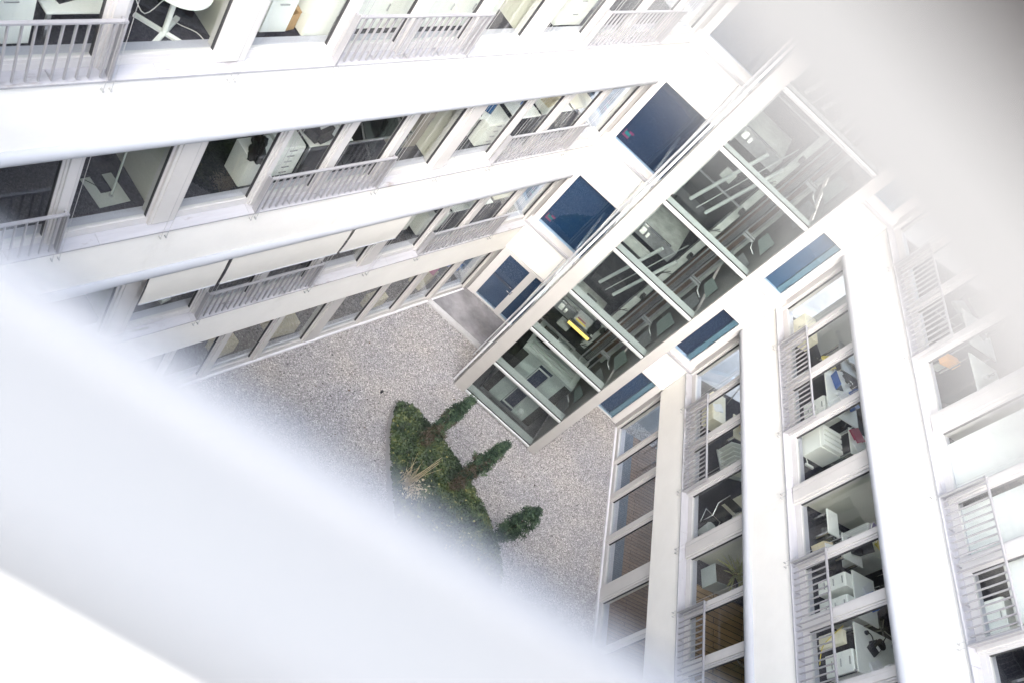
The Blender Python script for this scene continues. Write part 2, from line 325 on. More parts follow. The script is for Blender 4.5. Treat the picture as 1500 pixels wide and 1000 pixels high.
# ------------------------------------------------------------------ the two office wings
ST = 3.2
BAY = [(0.0, 1.24), (1.39, 2.40), (2.62, 3.70), (3.90, 5.12)]
PITCH = 5.53
def wing(kind, side, starts, xa, xb, label, floor_mats, room_depth=4.6, storeys=5):
    p, a = side
    root = empty(kind, p, a); tag(root, label, "building wing")
    opens = []                                        # (x0, x1, bay, slot)
    for bi, s0 in enumerate(starts):
        for si, (u, v) in enumerate(BAY):
            if s0 + v > xa and s0 + u < xb: opens.append((max(s0 + u, xa), min(s0 + v, xb), bi, si))
    opens.sort()
    def part(nm, mb, mt, par=root, bevel=0): return mb.build(nm, mt, par, bevel)
    solids = []; cur = xa                             # the stretches of wall between openings
    for x0, x1, b, s in opens:
        if x0 - cur > 0.01: solids.append((cur, x0))
        cur = x1
    if xb - cur > 0.01: solids.append((cur, xb))
    for k in range(0, storeys + 1):
        z = ST * k
        if k > 0:
            zt = z - 0.02 if k < storeys else z + 0.45
            part("spandrel", MB().box(xa, xb, -0.13, 0.20, z - 1.07, zt), PLASTER, bevel=0.006)
            if k < storeys:
                mb = MB(); n = 8                      # sheet-metal ledge in lengths, sloping outwards
                for i in range(n):
                    u0 = xa + (xb - xa) * i / n; u1 = xa + (xb - xa) * (i + 1) / n - 0.004
                    mb._add([(u0, -0.155, z - 0.03), (u1, -0.155, z - 0.03), (u1, -0.155, z + 0.0), (u0, -0.155, z + 0.0),
                             (u0, 0.02, z + 0.035), (u1, 0.02, z + 0.035), (u0, 0.02, z - 0.017), (u1, 0.02, z - 0.017)],
                            [(0, 1, 2, 3), (3, 2, 5, 4), (0, 6, 7, 1), (0, 3, 4, 6), (1, 7, 5, 2), (6, 4, 5, 7)])
                part("ledge", mb, LEDGE)
            part("floor_slab", MB().box(xa, xb, 0.203, room_depth, z - 0.30, z + 0.02), SLABM)
            part("ceiling", MB().box(xa, xb, 0.203, room_depth, z - 0.38, z - 0.303), CEIL)
        if k == storeys: break
        zb = z + (0.035 if k else 0.0); ztop = ST * (k + 1) - 1.07
        fm = floor_mats.get(k, [(xa, xb, CARPET)])
        for (fa, fb, mm) in fm:
            part("carpet" if mm in (CARPET, CARPETB) else "wood_floor", MB().box(fa, fb, 0.21, room_depth, z + 0.021, z + 0.05), mm)
        # bottom rail under all the windows, inner sill board
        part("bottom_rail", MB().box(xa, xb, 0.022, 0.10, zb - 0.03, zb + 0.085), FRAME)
        part("inner_sill", MB().box(xa, xb, 0.103, 0.24, z + 0.052, z + 0.135), SILLB)
        for (u, v) in solids:
            wide = v - u > 0.3
            mb = MB()
            if wide:
                mb.box(u, v, -0.02, 0.20, zb, ztop); mb.box(u + 0.05, v - 0.05, -0.035, -0.0201, zb + 0.02, ztop)
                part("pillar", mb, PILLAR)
                if v - u < 0.7 and k > 0:
                    c = (u + v) / 2
                    part("partition", MB().box(c - 0.06, c + 0.06, 0.25, room_depth, z + 0.05, ST * (k + 1) - 0.38), PART)
            else:
                mb.box(u, v, 0.0, 0.10, zb, ztop); mb.box(u + 0.03, v - 0.03, -0.03, -0.0001, zb, ztop)
                part("mullion", mb, FRAME if k else PILLAR)
        for (x0, x1, b, s) in opens:
            t = 0.035; z0 = zb + 0.085
            mb = MB()
            mb.box(x0, x0 + t, 0.025, 0.09, z0, ztop); mb.box(x1 - t, x1, 0.025, 0.09, z0, ztop)
            mb.box(x0 + t, x1 - t, 0.025, 0.09, z0, z0 + 0.05); mb.box(x0 + t, x1 - t, 0.025, 0.09, ztop - 0.05, ztop)
            mb.cur = 1                                # dark seal round the glass
            mb.box(x0 + t, x0 + t + 0.007, 0.035, 0.08, z0 + 0.05, ztop - 0.05); mb.box(x1 - t - 0.007, x1 - t, 0.035, 0.08, z0 + 0.05, ztop - 0.05)
            wi = part("window", mb, [FRAME, SEAL])
            part("pane", MB().box(x0 + t + 0.007, x1 - t - 0.007, 0.054, 0.062, z0 + 0.05, ztop - 0.05), GLASSR if k == 0 and side is LW else GLASS, wi)
        if k > 0:
            # round blind cassette under the spandrel above
            zc = ST * k + 2.07
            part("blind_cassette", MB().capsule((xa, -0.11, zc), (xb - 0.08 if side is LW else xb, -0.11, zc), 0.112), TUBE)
            # guide wires and clips
            for s0 in starts:
                for u in (-0.2, 1.315, 3.80):
                    if not (xa + 0.3 < s0 + u < xb - 0.1): continue
                    mb = MB()
                    for dx in (-0.045, 0.045):
                        x = s0 + u + dx
                        mb.tube([(x, -0.175, z - 0.13), (x, -0.175, zc)], 0.0035, 5)
                        mb.box(x - 0.007, x + 0.007, -0.185, -0.1301, z - 0.15, z - 0.125)
                    part("guide_wire", mb, WIREG)
            # railing before the two middle openings
            for s0 in starts:
                u, v = s0 + 1.30, s0 + 3.82
                if v < xa or u > xb: continue
                rl = MB(); top = z + 0.84
                rl.box(u, v, -0.165, -0.12, top - 0.025, top)
                ra = part("railing", rl, RAILM)
                for x in (u + 0.012, v - 0.012):
                    part("post", MB().box(x - 0.012, x + 0.012, -0.160, -0.06, z + 0.0, top - 0.0252), RAILM, ra)
                n = 20
                for i in range(1, n):
                    x = u + (v - u) * i / n
                    mb = MB().box(x - 0.0075, x + 0.0075, -0.158, -0.127, z + 0.055, top - 0.0252)
                    if i % 5 == 0: mb.box(x - 0.006, x + 0.006, -0.1249, -0.02, z + 0.055, z + 0.075)
                    part("baluster", mb, RAILM, ra)
    part("inner_wall", MB().box(xa, xb, room_depth, room_depth + 0.2, 0, ST * storeys), PART)
    part("roof", MB().box(xa, xb, 0.203, room_depth + 0.2, ST * storeys + 0.021, ST * storeys + 0.2), SLABM)
    part("ground_floor_slab", MB().box(xa, xb, -0.02, room_depth, -0.3, 0.0195), SLABM)
    part("base_kerb", MB().box(xa, xb, -0.07, -0.0201, -0.05, 0.06), ALU)
    return root

left = wing("office_wing", LW, [-3.83, -3.83 - PITCH, -3.83 - 2 * PITCH, -3.83 - 3 * PITCH], -17.6, 1.30,
            "white office wing on the left with lowered awnings on its lowest upper row", {0: [(-17.6, 1.30, CARPETB)]})
rstarts = [-0.14, -0.14 + PITCH, -0.14 + 2 * PITCH, -0.14 + 3 * PITCH]
rightw = wing("office_wing", RW, rstarts, -0.02, 19.0,
              "white office wing on the right with indoor white blinds and a timber ground floor",
              {0: [(-0.02, 19.0, DECK)], 1: [(-0.02, 5.85, CARPET), (5.86, 19.0, WOODF)]})
# end posts where the wings meet the rear wall
for root, x in ((left, 1.30), (rightw, -0.02)):
    for k in range(5):
        zb = ST * k + 0.036; zt = ST * (k + 1) - 1.072
        if root is left: MB().box(1.301, 1.62, -0.03, 0.20, zb, zt).build("end_post", FRAME, root)
        else: MB().box(-0.30, -0.021, -0.03, 0.20, zb, zt).build("end_post", FRAME, root)

# lowered awnings (left wing, first upper row)
for (u, v, zbm) in ((-9.50, -8.12, 4.45), (-8.04, -5.50, 4.45), (-5.42, -3.98, 4.45)):
    mb = MB(); n = 6
    for i in range(n):                                # slightly bellied cloth
        za = 5.28 - (5.28 - zbm) * i / n; zc = 5.28 - (5.28 - zbm) * (i + 1) / n
        ya = -0.19 - 0.015 * math.sin(math.pi * i / n); yc = -0.19 - 0.015 * math.sin(math.pi * (i + 1) / n)
        mb.quad((u, ya, za), (v, ya, za), (v, yc, zc), (u, yc, zc))
    aw = mb.build("awning", SCREEN, left)
    sm = aw.modifiers.new("thick", 'SOLIDIFY'); sm.thickness = 0.004
    MB().tube([(u, -0.19, zbm - 0.012), (v, -0.19, zbm - 0.012)], 0.016, 8).build("bottom_bar", TUBE, aw)
# indoor roller blinds (right wing, third upper row)
for (u, v, drop) in ((5.57, 6.55, 0.12), (6.86, 7.74, 0.12), (8.00, 8.96, 0.62)):
    rb = MB().box(u, v, 0.17, 0.174, 9.6 + drop, 11.72).build("roller_blind", BLIND, rightw)
    MB().box(u, v, 0.166, 0.178, 9.6 + drop - 0.025, 9.6 + drop - 0.0005).build("hem_bar", FRAME, rb)

# ------------------------------------------------------------------ rear wall
rear = empty("rear_building", (0, 18.23, 0)); tag(rear, "white end wall with blue windows behind the glazed lift tower", "building")
def rp(nm, mb, mt, par=None, bevel=0): return mb.build(nm, mt, par or rear, bevel)
XL, XR = -0.10, 5.86
for k in range(0, 6):
    z = ST * k
    if k > 0:
        rp("spandrel", MB().box(XL, XR, -0.0, 0.30, z - 1.07, z - 0.02 if k < 5 else z + 0.45), PLASTER)
        if k < 5: rp("ledge", MB().box(XL, XR, -0.05, 0.10, z - 0.019, z + 0.05), LEDGE)
    if k == 5: break
    zb, zt = z + (0.21 if k else 0.06), z + 2.13
    if k: rp("lower_panel", MB().box(XL, XR, 0.02, 0.20, z + 0.051, zb - 0.001), FRAME)
    for (u, v, nm) in ((0.02, 0.165, "jamb"), (1.49, 4.78, "jamb"), (5.60, 5.76, "jamb")):
        if k == 0 and u == 0.02: v = 0.15
        rp(nm, MB().box(u, v, -0.02, 0.25, zb, zt), FRAME)
    rp("corridor_floor", MB().box(XL, XR, 0.30, 3.0, z - 0.2, z + 0.05), SLABM)
    def bluewin(u, v, panel, reveal):
        t = 0.03; mb = MB()
        mb.box(u, u + t, 0.0, 0.08, zb, zt); mb.box(v - t, v, 0.0, 0.08, zb, zt)
        mb.box(u + t, v - t, 0.0, 0.08, zb, zb + 0.04); mb.box(u + t, v - t, 0.0, 0.08, zt - 0.03, zt)
        wi = rp("window", mb, FRAME)
        rp("pane", MB().box(u + t, v - t, 0.03, 0.038, zb + 0.04, zt - 0.03), GLASSB, wi)
        rp("blue_screen", MB().box(u + t, v - t - reveal, 0.16, 0.17, zb + 0.02, zt), panel, wi)
        if reveal: rp("reveal", MB().box(v - t - reveal + 0.002, v - t, 0.09, 0.17, zb + 0.02, zt), REVEAL, wi)
    if k > 0: bluewin(0.165, 1.49, BLUEP if k == 1 else NAVY, 0.0)
    bluewin(4.78, 5.60, (BLUEP, NAVY, BLUEL, BLUEL, BLUEL)[k], 0.14)
    if k == 0:                                        # door with side light
        mb = MB(); mb.box(0.15, 0.22, -0.01, 0.10, 0.06, 2.10); mb.box(1.02, 1.18, -0.01, 0.10, 0.06, 2.10); mb.box(1.47, 1.49, -0.01, 0.10, 0.06, 2.10)
        mb.box(0.22, 1.02, -0.01, 0.10, 2.04, 2.10); mb.box(1.18, 1.47, -0.01, 0.10, 2.04, 2.10); mb.box(1.18, 1.47, -0.01, 0.10, 0.06, 0.12)
        df = rp("door_frame", mb, FRAME)
        dl = MB(); dl.box(0.222, 0.262, 0.0, 0.06, 0.07, 2.035); dl.box(0.978, 1.018, 0.0, 0.06, 0.07, 2.035)
        dl.box(0.262, 0.978, 0.0, 0.06, 0.07, 0.13); dl.box(0.262, 0.978, 0.0, 0.06, 1.995, 2.035)
        dr = rp("door", dl, FRAME)
        rp("pane", MB().box(0.262, 0.978, 0.026, 0.034, 0.13, 1.995), GLASSB, dr)
        rp("blue_screen", MB().box(0.262, 0.978, 0.10, 0.11, 0.13, 1.995), BLUEP, dr)
        h = MB(); h.tube([(1.0, -0.001, 1.02), (1.0, -0.055, 1.02), (0.87, -0.055, 1.02)], 0.012, 8); h.box(0.982, 1.015, -0.008, -0.0005, 0.93, 1.08)
        rp("handle", h, CHROME, dr)
        sl = rp("side_light", MB().box(1.18, 1.47, 0.026, 0.034, 0.12, 2.04), GLASSB)
        rp("blue_screen", MB().box(1.18, 1.47, 0.10, 0.11, 0.12, 2.04), BLUEP, sl)
        rp("crossbar", MB().box(0.262, 0.978, 0.04, 0.07, 1.05, 1.13), NAVY, dr)
rp("inner_wall", MB().box(XL, XR, 3.0, 3.2, 0, 16), PART)
rp("roof", MB().box(XL, XR, 0.301, 3.2, 15.7, 15.95), SLABM)
# emergency signs glimpsed behind the two left blue windows
for k, lab in ((1, "small green and red exit sign in the lower blue window"), (2, "small green and red exit sign in the upper blue window")):
    e = empty("exit_sign", (0.36, 18.34, ST * k + 0.50)); tag(e, lab, "sign", "exit signs in the blue windows"); e.scale = (0.75, 1, 0.75)
    MB().box(-0.10, 0.10, 0, 0.02, -0.05, 0.06).build("sign_panel", GREEN, e)
    mb = MB(); mb.box(-0.14, -0.102, 0, 0.022, -0.13, 0.10); mb.box(-0.102, 0.10, 0, 0.022, -0.13, -0.052); mb.box(0.0, 0.16, 0, 0.022, 0.062, 0.13)
    mb.build("sign_surround", REDM, e)

# ------------------------------------------------------------------ lift tower
tw = empty("lift_tower", (0, 15.29, 0)); tag(tw, "glazed lift tower with pale columns standing before the end wall", "tower")
def tp(nm, mb, mt, par=None, bevel=0): return mb.build(nm, mt, par or tw, bevel)
TH = 17.0
tp("column", MB().box(1.40, 1.73, -0.05, 0.30, 0, TH), COLM, bevel=0.012)
tp("column", MB().box(3.96, 4.20, -0.05, 0.30, 0, TH), COLM, bevel=0.012)
ZB = [0.10, 1.54, 3.20, 4.80, 6.41, 8.03, 9.65, 11.22, 12.85, 14.45, 16.05]
for i, z in enumerate(ZB):
    mb = MB(); mb.box(1.731, 3.959, -0.045, 0.045, z - 0.045, z + 0.045)
    be = tp("beam", mb, BEAMC, bevel=0.02)
    mb = MB(); mb.box(1.731, 3.959, 0.047, 0.26, z - 0.04, z + 0.035); tp("beam_shelf", mb, BEAMI, be)
    mb = MB(); mb.box(1.731, 3.959, -0.02, 0.0, z + 0.046, z + 0.07); tp("glazing_bead", mb, GAP, be)
    if i < len(ZB) - 1:
        z1 = ZB[i + 1]
        tp("pane", MB().box(1.75, 3.945, -0.012, -0.004, z + 0.05, z1 - 0.05), GLASSG)
        # slim inner frame along the left and the top of the opening
        if z > 4: 
            mb = MB(); mb.box(1.77, 1.80, 0.30, 0.36, z + 0.08, z1 - 0.1); tp("inner_frame", mb, BRACE)
# left glass flank with slender frame and wind rods
for i in range(5):
    z0, z1 = ST * i + 0.1, ST * (i + 1) - 0.05
    tp("side_pane", MB().box(1.455, 1.463, 0.32, 2.90, z0, z1), GLASSG)
    tp("side_rail", MB().box(1.42, 1.50, 0.301, 2.92, z1 + 0.002, z1 + 0.095), BEAMC)
    tp("wind_rod", MB().tube([(1.36, 0.30, z0), (1.36, 2.9, z1)], 0.014, 6), STEEL)
    tp("side_mullion", MB().box(1.43, 1.49, 2.82, 2.90, z0, z1), ALU)
    tp("flank_panel", MB().box(3.99, 4.05, 0.301, 2.92, z0, z1), COLM)
tp("side_edge", MB().box(1.30, 1.345, 0.08, 0.12, 0, TH), ALU)
tp("side_edge", MB().box(1.30, 1.33, 1.2, 1.23, 0, TH), ALU)
# inside: rear wall, landings, braces, guide rails, counterweight track
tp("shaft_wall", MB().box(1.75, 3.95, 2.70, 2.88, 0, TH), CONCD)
for k in range(1, 5):
    z = ST * k
    tp("landing_slab", MB().box(1.76, 2.95, 1.55, 2.69, z - 0.28, z), CONC)
    tp("landing_edge", MB().box(1.76, 2.95, 1.49, 1.548, z - 0.30, z + 0.02), STEEL)
    tp("door_sill", MB().box(1.95, 2.75, 1.50, 1.545, z + 0.03, z + 0.06), CHROME)
    tp("landing_bracket", MB().box(1.98, 2.10, 1.36, 1.488, z - 0.12, z - 0.02), FURN)
    tp("landing_bracket", MB().box(2.16, 2.22, 1.40, 1.488, z - 0.14, z - 0.06), FURN)
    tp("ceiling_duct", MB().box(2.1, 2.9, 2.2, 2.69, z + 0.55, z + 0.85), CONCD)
for zc in (6.0, 9.2, 12.4):
    for (xa_, xb_) in ((2.22, 2.62), (2.66, 3.05)):
        tp("brace", MB().tube([(xa_, 1.31, zc - 1.45), (xb_, 1.31, zc + 0.4)], 0.042, 8), BRACE)
    tp("brace_rod", MB().tube([(2.45, 1.31, zc - 1.5), (2.95, 1.31, zc + 0.9)], 0.012, 6), BRACE)
for (xa_, xb_, y_, mm, nm) in ((3.06, 3.22, 1.45, CONC, "shaft_pier"), (3.22, 3.30, 1.62, GAP, "cable_slot"), (3.30, 3.44, 1.60, RUST, "rusty_plate"),
                               (3.44, 3.56, 1.63, CONCD, "dark_panel"), (3.56, 3.72, 1.57, RUST, "rusty_plate"), (3.72, 3.80, 1.50, CONC, "shaft_pier")):
    tp(nm, MB().box(xa_ + 0.001, xb_ - 0.001, y_, y_ + 0.25, 2.6, TH), mm)
for x_, y_ in ((3.28, 1.30), (3.50, 1.28), (3.62, 1.22)):
    tp("guide_rail", MB().box(x_, x_ + 0.03, y_, y_ + 0.05, 0.1, TH), STEEL)
for x_, y_ in ((3.37, 1.25), (3.40, 1.25), (3.43, 1.25), (3.46, 1.27)):
    tp("hoist_cable", MB().tube([(x_, y_, 2.6), (x_, y_, TH)], 0.007, 5), CHROME)
rt = random.Random(21)
for i in range(1, 10):
    z = ZB[i] + 0.28 + rt.uniform(-0.06, 0.06)
    mb = MB(); mb.box(3.38, 3.66, 0.70, 0.75, z, z + 0.06); mb.box(3.40, 3.64, 0.70, 0.73, z + 0.09, z + 0.12); mb.tube([(3.64, 0.74, z + 0.04), (3.72, 0.72, z - 0.10), (3.84, 0.62, z - 0.12)], 0.016, 6)
    tp("rail_bracket", mb, STEEL)
    for q in range(2):
        h0 = z - 0.75 + 0.75 * q + rt.uniform(-.05, .05); h1 = h0 + rt.uniform(0.35, 0.62); mb = MB()
        mb._add([(3.76, 0.95, h0), (3.93, 0.58, h0), (3.93, 0.58, h1), (3.76, 0.95, h1 - 0.12)], [(0, 1, 2, 3)])
        o = tp("side_reflector", mb, REVEAL if q else STEEL); sm = o.modifiers.new("thick", 'SOLIDIFY'); sm.thickness = 0.01
    tp("switch_box", MB().box(3.12, 3.2, 1.30, 1.44, z - 0.05, z + 0.06), GAP)
    mb = MB()
    for q in range(3): mb.tube([(2.98 + 0.03 * q, 1.40, ZB[i] + 0.1), (2.98 + 0.03 * q, 1.40, ZB[i] + 0.9 + 0.1 * q), (3.05 + 0.1 * q, 1.40, ZB[i] + 1.25)], 0.008, 5)
    tp("wiring", mb, GAP)
    zz = ZB[i] + rt.uniform(0.3, 1.1)
    tp("cross_rail", MB().box(1.78, 3.05, 1.30, 1.34, zz, zz + 0.035), STEEL)
    tp("junction_box", MB().box(1.84 + rt.uniform(0, .5), 2.02 + rt.uniform(.5, .6), 1.36, 1.46, zz + 0.2, zz + 0.42), CONC if i % 2 else CONCD)
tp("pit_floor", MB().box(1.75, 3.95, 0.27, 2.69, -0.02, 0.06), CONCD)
# the lift car parked at the bottom
lc = empty("lift_car", (2.0, 15.62, 0.08)); tag(lc, "glass fronted lift car parked at the foot of the tower", "lift car")
MB().box(0.0, 1.62, 0.06, 1.2, 0, 0.12).build("car_floor", STEEL, lc)
for (u, v, mm, nm) in ((0.0, 0.22, GAP, "dark_panel"), (0.22, 0.62, STAIN, "steel_panel"), (1.02, 1.40, STAIN, "steel_panel"), (1.40, 1.62, GAP, "dark_panel")):
    MB().box(u + 0.001, v - 0.001, 0.06, 0.10, 0.121, 2.10).build(nm, mm, lc)
fr = MB()
for z0, z1 in ((0.25, 1.02), (1.18, 2.0)):
    fr.box(0.63, 1.01, 0.03, 0.06, z0, z0 + 0.035); fr.box(0.63, 1.01, 0.03, 0.06, z1 - 0.035, z1); fr.box(0.63, 0.66, 0.03, 0.06, z0 + 0.035, z1 - 0.035); fr.box(0.98, 1.01, 0.03, 0.06, z0 + 0.035, z1 - 0.035)
fr.build("window_frame", BRACE, lc)
MB().box(0.622, 1.018, 0.07, 0.09, 0.121, 2.10).build("dark_window", NAVY, lc)
MB().box(0.0, 1.62, 0.06, 1.25, 2.101, 2.18).build("car_roof", STAIN, lc)
mb = MB()
for i in range(5): mb.box(0.10, 1.45, 0.18 + i * 0.13, 0.22 + i * 0.13, 2.181, 2.24)
mb.build("roof_ribs", BRACE, lc)
MB().box(1.1, 1.24, -0.12, 0.05, 0.4, 0.5).build("car_bracket", BRACE, lc)
MB().box(0.1, 0.55, 0.5, 0.9, 2.241, 2.42).build("motor_housing", GAP, lc)
# work light above the car and the gear around it
wl = empty("work_lamp", (2.36, 16.22, 3.27)); tag(wl, "glowing yellow strip lamp low inside the lift tower", "lamp")
MB().box(0, 0.66, 0, 0.05, 0.01, 0.07).build("lamp_tube", LAMPY, wl)
MB().box(-0.02, 0.72, 0.052, 0.09, -0.02, 0.11).build("lamp_back", CONCD, wl)
cb = empty("control_box", (2.40, 16.32, 3.42)); tag(cb, "pale control box with yellow strips above the lamp in the lift tower", "electrical box")
MB().box(0, 0.42, 0, 0.16, 0, 0.24).build("case", FURNG, cb)
MB().box(0.05, 0.35, -0.012, -0.001, 0.05, 0.09).build("warning_strip", YELLOW, cb); MB().box(0.06, 0.30, -0.012, -0.001, 0.13, 0.15).build("warning_strip", REDM, cb)
MB().box(0.44, 0.62, 0.0, 0.2, 0.02, 0.26).build("motor", BLACK, cb)
dl_ = empty("ceiling_lamp", (3.42, 16.2, 10.9)); tag(dl_, "small white lamp shining near the top of the lift tower", "lamp")
MB().lathe([(0, 0, 0), (0, 0, 0.03)], [0.035, 0.035], 10).build("bulb", LAMPW, dl_); MB().lathe([(0, 0, 0.031), (0, 0, 0.09)], [0.05, 0.03], 10).build("lamp_base", ALU, dl_)
# ------------------------------------------------------------------ planting
bed = [(0.62, 13.38), (0.95, 13.50), (1.65, 13.48), (2.10, 13.34), (2.65, 13.18), (3.24, 12.92), (3.72, 12.70), (4.26, 12.34), (4.62, 12.0), (4.98, 11.55),
       (5.20, 11.0), (5.1, 10.3), (4.5, 9.8), (3.5, 9.9), (2.7, 10.4), (2.05, 11.05), (1.60, 11.62), (1.22, 12.10), (0.90, 12.60), (0.68, 13.05)]
cx = sum(p[0] for p in bed) / len(bed); cyy = sum(p[1] for p in bed) / len(bed)
def inset(d): return [(cx + (x - cx) * (1 - d), cyy + (y - cyy) * (1 - d)) for x, y in bed]
pb = empty("planting_bed", (0, 0, 0)); tag(pb, "raised lens shaped planting bed with a thin concrete edge on the gravel", "planting bed")
n = len(bed); ou = bed; inn = inset(0.03); mb = MB()
mb._add([(x, y, -0.02) for x, y in ou] + [(x, y, 0.27) for x, y in ou] + [(x, y, 0.27) for x, y in inn] + [(x, y, 0.1) for x, y in inn],
        [f for i in range(n) for f in ((i, (i + 1) % n, n + (i + 1) % n, n + i), (n + i, n + (i + 1) % n, 2 * n + (i + 1) % n, 2 * n + i), (2 * n + i, 2 * n + (i + 1) % n, 3 * n + (i + 1) % n, 3 * n + i))])
mb.build("edging", KERBM, pb)
MB().poly(inset(0.035), -0.02, 0.24).build("soil", SOIL, pb)
def inside(x, y, poly):
    c = False; j = len(poly) - 1
    for i in range(len(poly)):
        xi, yi = poly[i]; xj, yj = poly[j]
        if (yi > y) != (yj > y) and x < (xj - xi) * (y - yi) / (yj - yi) + xi: c = not c
        j = i
    return c
def leaf(mb, p, nrm, size, mi, elong=1.6):
    nrm = nrm.normalized(); a = nrm.cross(Vector((random.uniform(-1, 1), random.uniform(-1, 1), random.uniform(-1, 1))))
    if a.length < 1e-3: return
    a.normalize(); b = nrm.cross(a); l, w_ = size * elong * 0.5, size * 0.5
    mb.cur = mi
    mb._add([p - a * l, p + b * w_ + nrm * size * 0.12, p + a * l, p - b * w_ + nrm * size * 0.12], [(0, 1, 2, 3)])
cov = inset(-0.012); gl = MB()
xs = [p[0] for p in cov]; ys = [p[1] for p in cov]; cnt = 0
while cnt < 25000:
    x, y = random.uniform(min(xs), max(xs)), random.uniform(min(ys), max(ys))
    if not inside(x, y, cov): continue
    hgt = 0.30 + 0.07 * noise.noise(Vector((x * 2.2, y * 2.2, 0))) + 0.035 * noise.noise(Vector((x * 7, y * 7, 3)))
    q = noise.noise(Vector((x * 3.1, y * 3.1, 9))) + random.uniform(-0.6, 0.6)
    mi = 4 if random.random() < 0.012 else 2 if q < -0.35 else 0 if q < 0.1 else 1 if q < 0.55 else 3
    leaf(gl, Vector((x, y, hgt + random.uniform(-0.03, 0.05))), Vector((random.uniform(-0.8, 0.8), random.uniform(-0.8, 0.8), 1)), random.uniform(0.032, 0.065), mi)
    cnt += 1
g = gl.build("ground_cover", IVY); g["kind"] = "stuff"

st = MB(); rs0 = random.Random(5)
k0 = 0
while k0 < 9000:
    x, y = rs0.uniform(-3.2, 6.0), rs0.uniform(9.0, 18.1)
    if inside(x, y, bed) or (x < 1.6 and y > 16.7) or (1.3 < x < 4.3 and y > 15.2): continue
    if (x - LW[0].x) * math.cos(R(20.44)) - (y - LW[0].y) * math.sin(R(20.44)) < 0.1: continue
    if (x - RW[0].x) * -math.cos(R(18.47)) - (y - RW[0].y) * math.sin(R(18.47)) < 0.1: continue
    r0 = rs0.uniform(0.010, 0.022); a0 = rs0.uniform(0, 6.28); st.cur = rs0.choice((0, 0, 1, 1, 2))
    pv = [(x + r0 * rs0.uniform(.7, 1.3) * math.cos(a0 + q * 1.57), y + r0 * rs0.uniform(.7, 1.3) * math.sin(a0 + q * 1.57), r0 * 0.35) for q in range(4)]
    st._add(pv + [(x, y, r0 * rs0.uniform(0.8, 1.2)), (x, y, -0.003)], [(0, 1, 4), (1, 2, 4), (2, 3, 4), (3, 0, 4), (1, 0, 5), (2, 1, 5), (3, 2, 5), (0, 3, 5)]); k0 += 1
so_ = st.build("loose_pebbles", [mat("pebble_light", (0.42, 0.41, 0.40), 0.8), mat("pebble_mid", (0.24, 0.235, 0.235), 0.8), mat("pebble_dark", (0.10, 0.095, 0.095), 0.8)]); so_["kind"] = "stuff"
fl = MB()
for i in range(70):
    x, y = rs0.uniform(-1.5, 5.2), rs0.uniform(11, 17)
    if inside(x, y, bed) or (1.3 < x < 4.3 and y > 15.2) or y > 16.6 + (x > 1.6) * 3: continue
    leaf(fl, Vector((x, y, 0.03)), Vector((rs0.uniform(-.4, .4), rs0.uniform(-.4, .4), 1)), rs0.uniform(0.025, 0.05), i % 2)
f_ = fl.build("fallen_leaves", [mat("dead_leaf", (0.10, 0.055, 0.03), 0.8), mat("dead_leaf_dark", (0.045, 0.035, 0.03), 0.8)]); f_["kind"] = "stuff"

def conifer(loc, h, rad, dead, label, lean=(0, 0)):
    t = empty("conifer", loc); tag(t, label, "conifer", "columnar conifers in the bed")
    MB().tube([(0, 0, -0.1), (lean[0] * 0.4, lean[1] * 0.4, h * 0.45), (lean[0], lean[1], h * 0.9)], 0.035, 8, r2=0.006).build("trunk", BARK, t)
    mb = MB()
    clumps = []
    for i in range(int(120 * h)):
        f = random.uniform(0.05, 1.0) ** 0.9
        prof = math.sin(min(1, f * 1.25 + 0.12) * math.pi * 0.5) * (1 - max(0, f - 0.55) / 0.45 * 0.80)
        ang = random.uniform(0, 6.283)
        rr = rad * prof * math.sqrt(random.uniform(0.15, 1)) * (1 + 0.75 * noise.noise(Vector((math.cos(ang) * 1.5, math.sin(ang) * 1.5, f * h * 3 + loc[0]))))
        clumps.append((Vector((math.cos(ang) * rr + lean[0] * f, math.sin(ang) * rr + lean[1] * f, f * h)), ang, f))
    for c, ang, f in clumps:
        isdead = random.random() < dead * max(0, 1.25 - f * 1.5)
        tone = random.random()
        for j in range(26):
            d = Vector((math.cos(ang) * 0.6 + random.gauss(0, .45), math.sin(ang) * 0.6 + random.gauss(0, .45), random.uniform(0.1, 1.3))).normalized()
            p = c + Vector((random.gauss(0, .035), random.gauss(0, .035), random.gauss(0, .045)))
            mi = (3 + min(2, int(random.random() * 3))) if isdead else (0 if tone < 0.42 else 1 if tone < 0.8 else 2)
            leaf(mb, p, d.cross(Vector((random.uniform(-1, 1), random.uniform(-1, 1), 0.2))) if j % 2 else d, random.uniform(0.016, 0.032), mi, 3.0)
    mb.build("crown", CON + DRYC, t)
conifer((1.66, 12.86, 0.24), 2.42, 0.21, 0.8, "thin columnar conifer with browned lower half at the far end of the bed", (0.05, 0.0))
conifer((2.86, 12.45, 0.24), 2.52, 0.20, 0.9, "slim conifer with a long brown bare flank in the middle of the bed", (0.03, 0.03))
conifer((4.42, 12.18, 0.24), 1.90, 0.29, 0.0, "fullest and greenest conifer standing at the right edge of the bed", (0.02, 0.0))

